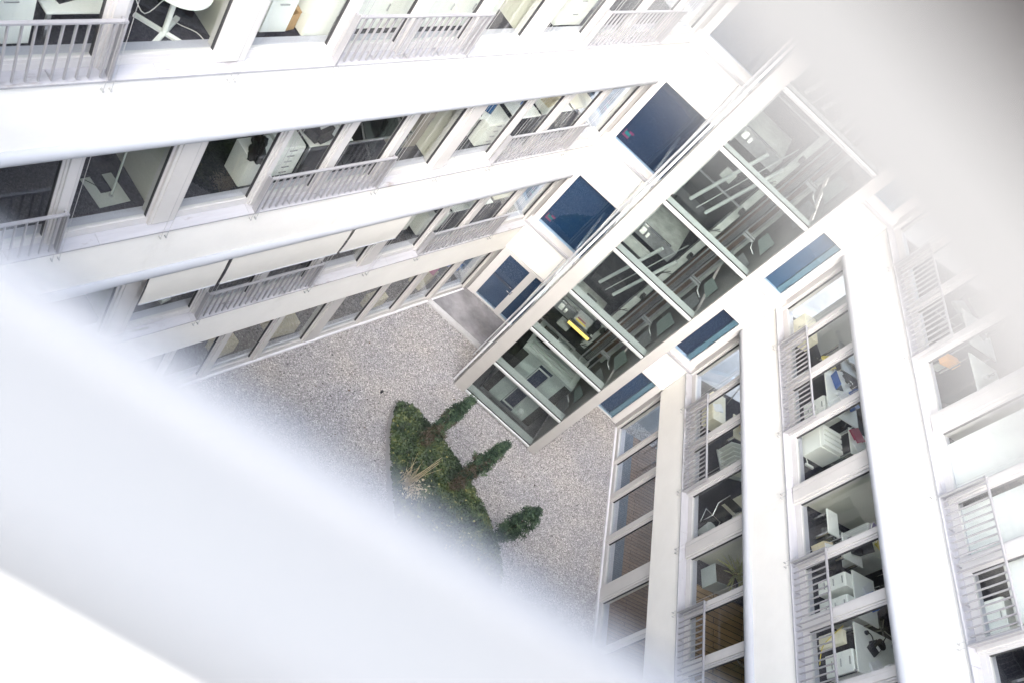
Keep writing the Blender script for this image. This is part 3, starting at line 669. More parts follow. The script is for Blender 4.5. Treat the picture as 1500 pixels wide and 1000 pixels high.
# dry ornamental grass
dg = empty("dry_grass", (1.94, 11.66, 0.28)); tag(dg, "straw coloured clump of dry ornamental grass leaning over the bed edge", "ornamental grass")
mb = MB()
for i in range(30):
    a_ = random.uniform(0, 6.283); ln = random.uniform(0.3, 1.25); sp = random.uniform(0.02, 0.55)
    b0 = Vector((random.gauss(0, .09), random.gauss(0, .09), 0)); tip = b0 + Vector((math.cos(a_) * sp * 0.8, math.sin(a_) * sp * 0.8, ln))
    mid = (b0 + tip) / 2 + Vector((0, 0, 0.08)); mb.tube([b0, mid, tip], 0.009, 4, r2=0.003)
for i in range(3):
    mb.tube([(0.03 * i, 0, 0), (0.06 + 0.03 * i, 0.03, 0.8), (0.10 + 0.03 * i, 0.05, 1.6 - 0.12 * i)], 0.012, 5, r2=0.006)
mb.build("stalk", STRAW, dg)
mb = MB()
for i in range(300):
    p = Vector((random.gauss(0.16, .17), random.gauss(-0.02, .15), random.uniform(0.02, 0.30)))
    leaf(mb, p, Vector((random.gauss(0, 1), random.gauss(0, 1), 1)), random.uniform(0.015, 0.04), 0, 2.5)
mb.build("dry_leaves", STRAWP, dg)
# small finds on the gravel
so = empty("spotlight", (0.15, 13.43, 0.0)); tag(so, "tiny black ground spotlight on the gravel beside the bed tip", "spotlight")
MB().lathe([(0, 0, 0), (0, 0, 0.05), (0.01, 0.02, 0.07)], [0.028, 0.032, 0.034], 12).build("housing", BLACK, so)
MB().lathe([(0, 0, -0.02), (0, 0, -0.0005)], [0.03, 0.03], 8).build("spike", BLACK, so)

# ------------------------------------------------------------------ near side: parapet, handrail and open sash around the camera
NA = R(10.1)
nw = empty("near_parapet", (0, 0, 0), NA); tag(nw, "white parapet wall with a pale sill directly below the camera in the lower left corner", "parapet")
MB().box(-9, 14, -0.90, 0.10, 0, 16.47).build("wall", PLASTER, nw)
MB().box(-9, 14, -0.92, 0.16, 16.471, 16.515).build("sill", PLASTER, nw)
hr = empty("balustrade_panel", (0, 0, 16.515), NA); tag(hr, "pale upright balustrade panel blurred across the lower left of the picture", "balustrade")
mb = MB(); prof = [(0.0860, 0.0005), (0.102, 0.04), (0.1135, 0.078)]
for i in range(12):                                    # rounded top edge
    a_ = R(180 - 15 * i); prof.append((0.123 + 0.009 * math.cos(a_), 0.082 + 0.009 * math.sin(a_)))
prof += [(0.132, 0.078), (0.124, 0.04), (0.114, 0.0005)]
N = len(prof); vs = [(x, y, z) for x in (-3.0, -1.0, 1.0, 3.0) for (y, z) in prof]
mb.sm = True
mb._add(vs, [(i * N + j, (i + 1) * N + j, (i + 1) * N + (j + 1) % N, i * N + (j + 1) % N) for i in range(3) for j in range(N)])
mb.mi = [1 if (f % N) >= 7 else 0 for f in range(len(mb.f))]      # highlight put into the colour of the rounded edge and outer face
mb.build("panel", [mat("panel_paint", (0.054, 0.061, 0.073), 0.6), mat("edge_highlight", (0.086, 0.095, 0.112), 0.6)], hr)
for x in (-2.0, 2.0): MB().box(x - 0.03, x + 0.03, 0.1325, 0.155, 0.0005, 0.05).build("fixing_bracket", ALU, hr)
SA = math.atan2(-0.366, 0.93)
sw = empty("open_window_sash", (0.0113, 0.0774, 16.7669), SA); tag(sw, "blurred grey window sash with dark seal hanging open in the upper right corner", "window sash")
SG = mat("sash_grey", (0.072, 0.0735, 0.076), 0.5)
MB().box(-0.5, 0.8, 0.0, 0.03, 0.0, 0.0182).build("bottom_rail", SG, sw)
MB().box(-0.5, 0.8, 0.001, 0.03, 0.0184, 0.10).build("seal", SASHGREY, sw)
MB().box(-0.5, -0.45, 0.0, 0.03, 0.1002, 1.2).build("stile", SG, sw); MB().box(0.75, 0.8, 0.0, 0.03, 0.1002, 1.2).build("stile", SG, sw)
MB().box(-0.45, 0.75, 0.0, 0.03, 1.15, 1.2).build("top_rail", SG, sw); MB().box(-0.45, 0.75, 0.012, 0.018, 0.1002, 1.15).build("pane", GLASS, sw)

# ------------------------------------------------------------------ furniture behind the windows
def put(wing, name, label, cat, x, y, z, rot=0.0, group=None):
    o = empty(name, wpt(wing, x, y, z), wing[1] + rot); tag(o, label, cat, group); return o
def F(k): return ST * k + 0.052
def cabinet(wing, k, x0, x1, y0, y1, h, label, mt=FURN, drawers=2, rot=0, name="cabinet", cat="cabinet", group=None, lift=0, doors=False):
    o = put(wing, name, label, cat, (x0 + x1) / 2, (y0 + y1) / 2, F(k) + lift, rot, group)
    w_, d = (x1 - x0) / 2, (y1 - y0) / 2
    MB().box(-w_, w_, -d, d, 0.02, h).build("carcass", mt, o, 0.004)
    MB().box(-w_ + 0.03, w_ - 0.03, -d + 0.03, d - 0.03, 0, 0.0198).build("plinth", GAP, o)
    if doors:
        for i in range(drawers):
            u = -w_ + 2 * w_ * i / drawers
            f = MB().box(u + 0.004, u + 2 * w_ / drawers - 0.004, -d - 0.018, -d - 0.0005, 0.03, h - 0.01).build("door", mt, o)
            MB().box(u + 2 * w_ / drawers - 0.05, u + 2 * w_ / drawers - 0.035, -d - 0.035, -d - 0.0185, h * 0.45, h * 0.6).build("handle", CHROME, f)
    else:
        for i in range(drawers):
            z0 = 0.03 + (h - 0.04) * i / drawers; z1 = 0.03 + (h - 0.04) * (i + 1) / drawers - 0.008
            f = MB().box(-w_ + 0.004, w_ - 0.004, -d - 0.018, -d - 0.0005, z0, z1).build("drawer", mt, o)
            MB().box(-0.07, 0.07, -d - 0.034, -d - 0.0185, z1 - 0.05, z1 - 0.035).build("handle", CHROME, f)
    return o
def desk(wing, k, x0, x1, y0, y1, label, mt=FURN, h=0.73, rot=0, legs="metal", modesty=False, group=None, name="desk", cat="desk"):
    o = put(wing, name, label, cat, (x0 + x1) / 2, (y0 + y1) / 2, F(k), rot, group)
    w_, d = (x1 - x0) / 2, (y1 - y0) / 2
    MB().box(-w_, w_, -d, d, h - 0.028, h).build("desk_top", mt, o, 0.003)
    for sx in (-1, 1):
        for sy in (-1, 1):
            x, y = sx * (w_ - 0.06), sy * (d - 0.06)
            MB().box(x - 0.02, x + 0.02, y - 0.02, y + 0.02, 0, h - 0.0285).build("leg", CHROME if legs == "metal" else mt, o)
    MB().box(-w_ + 0.081, w_ - 0.081, -0.02, 0.02, h - 0.07, h - 0.0285).build("rail", CHROME, o)
    if modesty: MB().box(-w_ + 0.085, w_ - 0.085, d - 0.035, d - 0.02, h - 0.45, h - 0.0285).build("modesty_panel", mt, o)
    return o
def office_chair(wing, k, x, y, rot, label, mt=BLACKF, group="black swivel chairs"):
    o = put(wing, "office_chair", label, "chair", x, y, F(k), rot, group)
    for i in range(5):
        a_ = i * 2 * math.pi / 5; c, s_ = math.cos(a_), math.sin(a_)
        l = MB().tube([(0.03 * c, 0.03 * s_, 0.10), (0.30 * c, 0.30 * s_, 0.07)], 0.02, 6, r2=0.013).build("foot", CHROME, o)
        MB().lathe([(0.30 * c - 0.02 * s_, 0.30 * s_ + 0.02 * c, 0.03), (0.30 * c + 0.02 * s_, 0.30 * s_ - 0.02 * c, 0.03)], [0.03, 0.03], 10).build("castor", BLACK, l)
    MB().tube([(0, 0, 0.08), (0, 0, 0.42)], 0.025, 8).build("stem", CHROME, o)
    MB().box(-0.24, 0.24, -0.23, 0.23, 0.42, 0.50).build("seat", mt, o, 0.03)
    mb = MB(); nseg = 5
    for i in range(nseg):
        z0 = 0.56 + 0.5 * i / nseg; z1 = 0.56 + 0.5 * (i + 1) / nseg; y0 = 0.24 + 0.02 * math.sin(i); y1 = 0.24 + 0.02 * math.sin(i + 1)
        mb._add([(-0.22, y0, z0), (0.22, y0, z0), (0.22, y1, z1), (-0.22, y1, z1), (-0.22, y0 + 0.05, z0), (0.22, y0 + 0.05, z0), (0.22, y1 + 0.05, z1), (-0.22, y1 + 0.05, z1)],
                [(0, 1, 2, 3), (4, 7, 6, 5), (0, 3, 7, 4), (1, 5, 6, 2), (0, 4, 5, 1), (3, 2, 6, 7)])
    mb.build("backrest", mt, o)
    MB().tube([(0, 0.15, 0.44), (0, 0.30, 0.46), (0, 0.31, 0.7)], 0.02, 6).build("back_strut", BLACK, o)
    for sx in (-1, 1): MB().tube([(sx * 0.25, 0.1, 0.46), (sx * 0.29, 0.1, 0.66), (sx * 0.29, -0.15, 0.67)], 0.017, 6).build("armrest", BLACK, o)
    return o
def tube_chair(wing, k, x, y, rot, label, seatm=BLACKF, group="chromed tube chairs"):
    o = put(wing, "tube_chair", label, "chair", x, y, F(k), rot, group)
    for sx in (-0.23, 0.23):
        MB().tube([(sx, 0.24, 0.82), (sx, 0.20, 0.45), (sx, -0.22, 0.44), (sx, -0.24, 0.012), (sx, 0.24, 0.012)], 0.0125, 7).build("side_frame", CHROME, o)
    MB().tube([(-0.23, 0.24, 0.012), (0.23, 0.24, 0.012)], 0.0125, 7).build("foot_bar", CHROME, o)
    MB().box(-0.215, 0.215, -0.21, 0.20, 0.445, 0.47).build("seat", seatm, o, 0.008)
    MB().box(-0.215, 0.215, 0.215, 0.235, 0.55, 0.80).build("backrest", seatm, o, 0.008)
    return o
def monitor(wing, x, y, z, rot, label, scr=BLACK, w_=0.50, h=0.31):
    o = put(wing, "monitor", label, "monitor", x, y, z, rot, None)
    MB().box(-w_ / 2, w_ / 2, -0.015, 0.025, 0.12, 0.12 + h).build("screen_case", BLACK, o, 0.005)
    MB().box(-w_ / 2 + 0.015, w_ / 2 - 0.015, -0.018, -0.0155, 0.135, 0.105 + h).build("screen", scr, o)
    MB().box(-0.03, 0.03, 0.0255, 0.05, 0.0, 0.25).build("neck", BLACK, o); MB().box(-0.12, 0.12, -0.06, 0.12, 0.0005, 0.012).build("foot", BLACK, o)
    return o
def laptop(wing, x, y, z, rot, label, scr=SCRB, lid=BLUE):
    o = put(wing, "laptop", label, "laptop", x, y, z, rot)
    MB().box(-0.17, 0.17, -0.12, 0.12, 0, 0.018).build("keyboard_deck", BLACK, o, 0.003)
    q = R(-22); ls = MB().box(-0.17, 0.17, 0.121, 0.133, 0.012, 0.245, tilt=(q, 'X'), piv=(0, 0.121, 0.012)); ls.build("lid", lid, o)
    MB().box(-0.155, 0.155, 0.1185, 0.1208, 0.024, 0.235, tilt=(q, 'X'), piv=(0, 0.121, 0.012)).build("screen", scr, o)
    return o
def keyboard(wing, x, y, z, rot, label):
    o = put(wing, "keyboard", label, "keyboard", x, y, z, rot)
    MB().box(-0.22, 0.22, -0.075, 0.075, 0, 0.016).build("case", BLACK, o, 0.004)
    mb = MB()
    for r_ in range(5):
        for c in range(15): mb.box(-0.205 + c * 0.0275, -0.182 + c * 0.0275, -0.062 + r_ * 0.025, -0.042 + r_ * 0.025, 0.0162, 0.022)
    mb.build("keys", BLACKF, o); return o
def phone(wing, x, y, z, rot, label, mt=BLACK):
    o = put(wing, "telephone", label, "telephone", x, y, z, rot)
    MB()._add([(-0.1, -0.1, 0), (0.1, -0.1, 0), (0.1, 0.1, 0), (-0.1, 0.1, 0), (-0.1, -0.1, 0.025), (0.1, -0.1, 0.025), (0.1, 0.1, 0.08), (-0.1, 0.1, 0.08)],
              [(0, 3, 2, 1), (4, 5, 6, 7), (0, 1, 5, 4), (1, 2, 6, 5), (2, 3, 7, 6), (3, 0, 4, 7)]).build("base", mt, o)
    mb = MB(); mb.tube([(-0.07, -0.09, 0.07), (-0.07, 0.0, 0.10), (-0.07, 0.09, 0.11)], 0.022, 8); mb.box(-0.095, -0.045, -0.11, -0.07, 0.035, 0.08); mb.box(-0.095, -0.045, 0.07, 0.11, 0.075, 0.12)
    mb.build("handset", mt, o)
    MB().box(0.0, 0.085, 0.02, 0.085, 0.07, 0.078).build("display", PAPER, o)
    return o
def carton(wing, x, y, z, sx, sy, sz, rot, label, mt=CARD, flaps=True, cat="box", name="cardboard_box", inner=None):
    o = put(wing, name, label, cat, x, y, z, rot); t = 0.008; a_, b_ = sx / 2, sy / 2
    mb = MB(); mb.box(-a_, a_, -b_, b_, 0, t); mb.box(-a_, a_, -b_, -b_ + t, t, sz); mb.box(-a_, a_, b_ - t, b_, t, sz); mb.box(-a_, -a_ + t, -b_ + t, b_ - t, t, sz); mb.box(a_ - t, a_, -b_ + t, b_ - t, t, sz)
    mb.build("walls", mt, o)
    if flaps:
        for s_ in (-1, 1):
            MB().quad((s_ * a_, -b_, sz), (s_ * a_, b_, sz), (s_ * (a_ + sy * 0.3), b_, sz + 0.05), (s_ * (a_ + sy * 0.3), -b_, sz + 0.05)).build("flap", mt, o)
    else: MB().box(-a_, a_, -b_, b_, sz + 0.0003, sz + t).build("lid", mt, o)
    if inner: MB().box(-a_ + t + 0.01, a_ - t - 0.01, -b_ + t + 0.01, b_ - t - 0.01, t, sz * 0.8).build("contents", inner, o)
    return o
def binder(wing, x, y, z, rot, label, mt, lie=False):
    o = put(wing, "ring_binder", label, "binder", x, y, z, rot)
    if lie:
        MB().box(-0.16, 0.16, -0.14, 0.14, 0, 0.004).build("cover", mt, o); MB().box(-0.15, 0.15, -0.13, 0.13, 0.0045, 0.05).build("pages", PAPER, o); MB().box(-0.16, 0.16, -0.14, 0.14, 0.0505, 0.055).build("cover", mt, o); MB().box(-0.16, 0.16, -0.146, -0.1405, 0, 0.055).build("spine", mt, o)
    else:
        MB().box(-0.04, -0.036, -0.14, 0.14, 0, 0.32).build("cover", mt, o); MB().box(0.036, 0.04, -0.14, 0.14, 0, 0.32).build("cover", mt, o); MB().box(-0.04, 0.04, -0.146, -0.1405, 0, 0.32).build("spine", mt, o); MB().box(-0.0355, 0.0355, -0.13, 0.13, 0.01, 0.30).build("pages", PAPER, o)
    return o
def papers(wing, x, y, z, rot, label, mt=PAPER, n=5, w_=0.21, d=0.297):
    o = put(wing, "paper_stack", label, "papers", x, y, z, rot); mb = MB()
    for i in range(n): mb.box(-w_ / 2, w_ / 2, -d / 2, d / 2, i * 0.006, i * 0.006 + 0.005, rot=random.uniform(-0.2, 0.2))
    mb.build("sheets", mt, o); tagmesh = o; return o
def cable(wing, name, label, cat, pts, r, mt, plug=None):
    o = put(wing, name, label, cat, *pts[0])
    pp = [Vector((p[0] - pts[0][0], p[1] - pts[0][1], p[2] - pts[0][2])) for p in pts]
    sm = []                                            # smooth the path
    for i in range(len(pp) - 1):
        p0, p1, p2, p3 = pp[max(0, i - 1)], pp[i], pp[i + 1], pp[min(len(pp) - 1, i + 2)]
        for t in (0, .25, .5, .75):
            sm.append(0.5 * ((2 * p1) + (p2 - p0) * t + (2 * p0 - 5 * p1 + 4 * p2 - p3) * t * t + (3 * p1 - p0 - 3 * p2 + p3) * t ** 3))
    sm.append(pp[-1])
    MB().tube(sm, r, 6).build("lead", mt, o)
    if plug:
        e = pp[-1]; MB().box(e.x - 0.03, e.x + 0.03, e.y - 0.10, e.y + 0.10, e.z - 0.01, e.z + 0.035).build("socket_strip", mt, o)
    return o
def clutter(wing, x, y, z, label, seed, mts):
    rs = random.Random(seed); o = put(wing, "desk_tidy", label, "desk tidy", x, y, z)
    MB().lathe([(0, 0, 0), (0, 0, 0.09)], [0.04, 0.042], 12).build("cup", mts[0], o)
    mb = MB()
    for i in range(6): mb.tube([(rs.uniform(-.02, .02), rs.uniform(-.02, .02), 0.09), (rs.uniform(-.05, .05), rs.uniform(-.05, .05), 0.19)], 0.005, 5)
    mb.build("pens", mts[1], o)
    return o
L, Rr = LW, RW
# --- left wing, top row in view (third upper floor)
cabinet(L, 3, -12.20, -11.72, 0.34, 0.80, 1.25, "tall white cabinet behind the railing at the upper left edge", drawers=2)
o = desk(L, 3, -11.62, -10.75, 0.30, 0.66, "low white bench desk behind the upper left railing beside the tall cabinet", h=0.46)
monitor(L, -11.35, 0.50, F(3) + 0.461, 0.3, "dark monitor on the low white bench behind the upper left railing")
o = put(L, "cross_foot_table", "white table on a four armed cross foot with trailing cables", "table", -10.19, 0.42, F(3))
for i in range(4):
    a_ = R(38) + i * math.pi / 2; MB().box(0.0, 0.36, -0.028, 0.028, 0.005, 0.04, rot=a_, piv=(0, 0, 0.02)).build("foot", FURN, o)
MB().tube([(0, 0, 0.03), (0, 0, 0.70)], 0.032, 12).build("column", FURN, o); MB().lathe([(0, 0, 0.7005), (0, 0, 0.728)], [0.36, 0.36], 28).build("table_top", FURN, o)
cable(L, "power_cable", "thin white cable looping over the carpet by the cross foot table", "cable", [(-10.13, 0.46, F(3) + 0.6), (-10.1, 0.5, F(3) + 0.2), (-9.95, 0.55, F(3) + 0.02), (-9.78, 0.42, F(3) + 0.01), (-9.74, 0.27, F(3) + 0.01)], 0.006, WIREM)
cable(L, "power_cable", "white cable hanging in loops beside the cross foot table", "cable", [(-10.55, 0.60, F(3) + 0.40), (-10.4, 0.55, F(3) + 0.18), (-10.25, 0.50, F(3) + 0.45), (-10.19, 0.46, F(3) + 0.62)], 0.006, WIREM)
cabinet(L, 3, -8.95, -8.56, 0.39, 0.85, 1.05, "white two part cabinet left of the cardboard box in the upper row", drawers=2)
carton(L, -8.47, 0.52, F(3), 0.15, 0.20, 0.26, 0.2, "small brown open box squeezed between two white cabinets")
cabinet(L, 3, -8.36, -7.94, 0.30, 0.74, 1.22, "plain white cabinet right of the cardboard box in the upper row", drawers=1)
cabinet(L, 3, -7.55, -6.42, 0.40, 0.85, 0.80, "wide white sideboard behind the left half of the upper middle railing", drawers=2, doors=True)
cabinet(L, 3, -6.20, -5.25, 0.40, 0.85, 0.80, "wide white sideboard behind the right half of the upper middle railing", drawers=2, doors=True)
cabinet(L, 3, -4.75, -4.35, 0.60, 1.0, 0.95, "white cabinet against the partition right of the upper middle railing", drawers=1)
cabinet(L, 3, -3.05, -2.30, 0.34, 0.78, 0.95, "white chest with three drawers in the upper row nearest the veiled corner", drawers=3)
desk(L, 3, -1.95, -0.40, 0.45, 1.10, "white desk behind the veiled railing in the upper row")
# --- left wing, second upper floor
o = put(L, "round_table", "pale table with rounded corner at the left picture edge", "table", -11.95, 1.20, F(2), 0.1)
pts = []
for cx_, cy_, a0 in ((0.35, 0.2, 0), (-0.35, 0.2, 90), (-0.35, -0.2, 180), (0.35, -0.2, 270)):
    for i in range(6): pts.append((cx_ + 0.25 * math.cos(R(a0 + 18 * i)), cy_ + 0.25 * math.sin(R(a0 + 18 * i))))
MB().poly(pts, 0.70, 0.73).build("table_top", FURNC, o)
for sx in (-0.4, 0.4):
    for sy in (-0.25, 0.25): MB().tube([(sx, sy, 0), (sx, sy, 0.6995)], 0.018, 8).build("leg", CHROME, o)
o = put(L, "floor_lamp", "floor lamp with a U shaped steel base plate and slim pole", "lamp", -10.07, 0.66, F(2), R(4))
mb = MB(); mb.box(-0.23, 0.23, -0.27, -0.05, 0.0, 0.012); mb.box(-0.23, -0.09, -0.0499, 0.25, 0, 0.012); mb.box(0.09, 0.23, -0.0499, 0.25, 0, 0.012)
mb.build("base_plate", mat("brushed_base", (0.50, 0.52, 0.47), 0.4, 0.2, var=0.06, scale=5), o)
MB().tube([(0.02, -0.12, 0.012), (0.02, -0.12, 1.85)], 0.016, 10).build("pole", mat("pole_paint", (0.50, 0.54, 0.47), 0.4), o)
MB().lathe([(0.02, -0.12, 0.0125), (0.02, -0.12, 0.05)], [0.035, 0.022], 12).build("collar", CHROME, o); MB().box(-0.25, 0.3, -0.27, 0.03, 1.851, 1.89).build("lamp_head", ALU, o)
cable(L, "power_cable", "dark cable lying across the U shaped lamp base", "cable", [(-10.27, 0.86, F(2) + 0.02), (-10.18, 0.76, F(2) + 0.016), (-10.09, 0.60, F(2) + 0.016)], 0.005, BLACK)
cabinet(L, 2, -8.13, -7.55, 0.33, 0.74, 0.66, "low white pedestal with a black jacket thrown over it", drawers=1)
o = put(L, "jacket", "crumpled black jacket lying on the low white pedestal", "jacket", -7.90, 0.50, F(2) + 0.662, 0.9)
mb = MB(); mb.sm = True; N = 14
def jv(i, j):
    u, v = i / N - 0.5, j / N - 0.5; e = max(0, 1 - (2.05 * abs(u)) ** 4) * max(0, 1 - (2.05 * abs(v)) ** 4)
    return (u * 0.62 + 0.05 * noise.noise(Vector((u * 5, v * 5, 1))), v * 0.26 * (1 + 0.5 * noise.noise(Vector((u * 4, 0, 7)))), (0.05 + 0.09 * (0.5 + noise.noise(Vector((u * 6, v * 6, 2))))) * e + 0.004)
mb._add([jv(i, j) for i in range(N + 1) for j in range(N + 1)] + [(jv(i, j)[0], jv(i, j)[1], 0.001) for i in range(N + 1) for j in range(N + 1)],
        [(i * (N + 1) + j, (i + 1) * (N + 1) + j, (i + 1) * (N + 1) + j + 1, i * (N + 1) + j + 1) for i in range(N) for j in range(N)])
mb.build("cloth", BLACKF, o)
MB().tube([(0.28, 0.02, 0.03), (0.42, -0.05, 0.035), (0.50, -0.03, 0.03)], 0.04, 8, r2=0.03).build("sleeve", BLACKF, o)
cabinet(L, 2, -7.52, -7.06, 0.42, 0.95, 0.70, "white drawer unit beside the pedestal with the jacket", drawers=5)
desk(L, 2, -7.02, -6.15, 0.36, 1.02, "white desk carrying the black printer", FURN)
o = put(L, "printer", "black office printer with a curled white sheet on top", "printer", -6.78, 0.62, F(2) + 0.731, 0.25)
MB().box(-0.21, 0.21, -0.19, 0.19, 0, 0.22).build("case", BLACK, o, 0.02); MB().box(-0.17, 0.17, -0.26, -0.191, 0.06, 0.09).build("front_tray", BLACK, o)
MB().box(-0.19, 0.19, 0.08, 0.14, 0.221, 0.34).build("paper_feeder", BLACK, o)
mb = MB()
for i in range(5):
    t0, t1 = i / 5, (i + 1) / 5; q = lambda t: (0.235 + 0.10 * t + 0.04 * math.sin(t * 3), -0.12 + 0.22 * t)
    mb.quad((-0.11, q(t0)[1], q(t0)[0]), (0.11, q(t0)[1], q(t0)[0]), (0.11, q(t1)[1], q(t1)[0]), (-0.11, q(t1)[1], q(t1)[0]))
mb.build("sheet", PAPER, o)
desk(L, 2, -6.75, -5.75, 1.15, 1.75, "white side table standing further inside behind the printer", FURN)
papers(L, -6.35, 1.40, F(2) + 0.731, 0.3, "white paper pile on the side table behind the printer")
o = put(L, "glass_table", "dark glass table with a thin pale metal rim", "table", -5.52, 0.72, F(2))
MB().box(-0.70, 0.70, -0.38, 0.38, 0.715, 0.727).build("table_top", GLASSD, o)
mb = MB(); mb.box(-0.70, 0.70, -0.40, -0.381, 0.70, 0.73); mb.box(-0.70, 0.70, 0.381, 0.40, 0.70, 0.73); mb.box(-0.72, -0.701, -0.40, 0.40, 0.70, 0.73); mb.box(0.701, 0.72, -0.40, 0.40, 0.70, 0.73); mb.box(-0.02, 0.02, -0.38, 0.38, 0.69, 0.7145)
mb.build("rim", CHROME, o)
for sx in (-0.68, 0.68):
    for sy in (-0.36, 0.36): MB().tube([(sx, sy, 0), (sx, sy, 0.6995)], 0.015, 8).build("leg", CHROME, o)
o = cabinet(L, 2, -4.78, -4.18, 0.55, 1.0, 1.35, "tall taupe cupboard with a white plate against the partition", mt=TAUPE, drawers=1, doors=True)
MB().box(-0.1, 0.06, -0.2445, -0.2435, 1.10, 1.14).build("name_plate", PAPER, o)
cabinet(L, 2, -4.70, -4.25, 0.56, 0.98, 0.22, "blue topped grey case lying on the tall taupe cupboard", mt=FURNG, drawers=1, lift=1.352, name="case", cat="case")
cabinet(L, 2, -2.72, -2.05, 0.32, 0.80, 0.64, "white pedestal with four drawers below the blue screen", drawers=4)
desk(L, 2, -3.40, -2.75, 0.42, 1.20, "white desk wing under the dark monitors near the drawers", FURN)
monitor(L, -2.92, 0.60, F(2) + 0.731, -0.9, "black monitor with bluish screen above the white drawers", SCRB)
keyboard(L, -3.10, 0.85, F(2) + 0.731, -0.9, "black keyboard on the desk beside the bluish screen")
desk(L, 2, -2.00, -1.20, 0.30, 1.10, "bright white table top right of the four drawer pedestal", FURN)
desk(L, 2, -1.10, -0.10, 0.32, 1.0, "white desk behind the railing nearest the end wall", FURN)
carton(L, -0.70, 0.60, F(2) + 0.731, 0.30, 0.24, 0.16, 0.2, "pale carton on the desk behind the railing nearest the end wall", CARDC)
papers(L, -0.35, 0.52, F(2) + 0.731, 0.3, "loose papers beside the pale carton on the end desk")
desk(L, 2, 0.02, 0.80, 0.34, 1.10, "low cream desk beside the last window before the end wall", FURNC)
office_chair(L, 2, 1.05, 1.00, 2.2, "black swivel chair by the last window of the middle row on the left")
monitor(L, 0.35, 0.85, F(2) + 0.731, 2.2, "dark monitor on the cream desk by the last window")
# --- left wing, first upper floor
cabinet(L, 1, -2.95, -2.45, 0.55, 1.0, 0.70, "white cabinet in the open window beside the lowered awning", drawers=3)
cabinet(L, 1, -2.30, -1.62, 0.34, 0.80, 0.72, "white pedestal with dark trays behind the lower left railing", drawers=2)
o = put(L, "letter_tray", "black letter trays on the pedestal behind the lower left railing", "letter tray", -1.95, 0.55, F(1) + 0.722)
for i in range(3): MB().box(-0.13, 0.13, -0.17, 0.17, 0.002 + i * 0.07, 0.02 + i * 0.07).build("tray", BLACK, o)
for sx in (-0.12, 0.12): MB().box(sx - 0.005, sx + 0.005, 0.10, 0.12, 0.0205, 0.2).build("upright", CHROME, o)
desk(L, 1, -1.55, -0.20, 0.30, 0.95, "cluttered white desk behind the lower left railing", FURN)
monitor(L, -1.1, 0.65, F(1) + 0.731, 0.5, "black monitor on the cluttered desk behind the lower left railing")
carton(L, -0.62, 0.55, F(1) + 0.731, 0.26, 0.2, 0.15, 0.3, "tan carton on the cluttered desk behind the lower left railing", CARDC)
papers(L, -0.95, 0.42, F(1) + 0.731, 0.4, "white papers before the monitor on the cluttered desk")
desk(L, 1, -0.10, 0.72, 0.36, 1.2, "large cream table at the end of the lower left row", FURNC)
office_chair(L, 1, 1.05, 0.75, 1.9, "black swivel chair by the last window above the glazed door")
office_chair(L, 1, -7.6, 0.8, 0.5, "black swivel chair half hidden under the middle awning")
carton(L, -8.45, 0.40, F(1), 0.2, 0.16, 0.1, 0.2, "small white carton on the dark floor below the first awning", FURN, flaps=False)
# --- left wing, ground floor
carton(L, -6.18, 0.48, F(0), 0.50, 0.36, 0.42, 0.1, "cream carton nearest the veil behind the ground floor glass", CARDC, flaps=False)
carton(L, -4.62, 0.52, F(0), 0.70, 0.42, 0.42, -0.06, "big cream carton left of the wide ground floor pillar", CARDC, flaps=False)
carton(L, -1.85, 0.36, F(0), 0.55, 0.28, 0.42, 0.05, "narrow cream carton between two ground floor mullions", CARDC, flaps=False)
carton(L, 0.05, 0.58, F(0), 0.62, 0.40, 0.45, 0.25, "cream carton with a pink package on top near the door", CARDC, flaps=False)
carton(L, 0.22, 0.56, F(0) + 0.459, 0.26, 0.22, 0.2, 0.4, "pink package on the cream carton near the door", PINK, flaps=False, name="package", cat="package")
tube_chair(L, 0, 1.0, 0.62, 2.4, "chromed chair with blue seat behind the glass next to the door", BLUE)
# --- right wing, third upper floor
desk(Rr, 3, 3.75, 4.85, 0.36, 1.10, "white corner desk seen through the veiled window above the long pillar", FURN)
desk(Rr, 3, 2.55, 3.45, 0.50, 1.20, "white desk behind the veiled railing on the far right", FURN)
carton(Rr, 3.72, 0.34, F(3) + 0.25, 0.16, 0.36, 0.16, 0.2, "orange box on a low shelf in the veiled right window", ORANGE, flaps=False)
o = put(Rr, "low_shelf", "low dark shelf carrying the orange box", "shelf", 3.6, 0.36, F(3)); MB().box(-0.25, 0.12, -0.10, 0.10, 0.22, 0.248).build("board", FURNG, o)
for sx in (-0.22, 0.09): MB().box(sx - 0.015, sx + 0.015, -0.09, 0.09, 0, 0.2195).build("side", FURNG, o)
office_chair(Rr, 3, 2.1, 1.0, 0.6, "pale swivel chair behind the veiled railing", FURNG)
clutter(Rr, 4.22, 0.62, F(3) + 0.731, "silver pen cup on the veiled corner desk", 3, (CHROME, BLACK))
papers(Rr, 4.4, 0.85, F(3) + 0.731, 0.5, "papers on the veiled corner desk")
monitor(Rr, 3.0, 0.95, F(3) + 0.731, 2.6, "light backed monitor on the veiled railing desk", BLACK)
desk(Rr, 3, 9.50, 10.45, 0.40, 1.10, "greenish white desk in the lowest right window with a blue cable", FURN)
cable(Rr, "network_cable", "bright blue network cable curving over the desk at lower right", "cable", [(10.30, 0.45, F(3) + 0.738), (10.12, 0.62, F(3) + 0.738), (9.85, 0.70, F(3) + 0.738), (9.6, 0.78, F(3) + 0.738)], 0.008, CABLEB)
cabinet(Rr, 3, 8.40, 8.95, 0.28, 0.62, 0.36, "low white chest below the raised blind at far right", drawers=1)
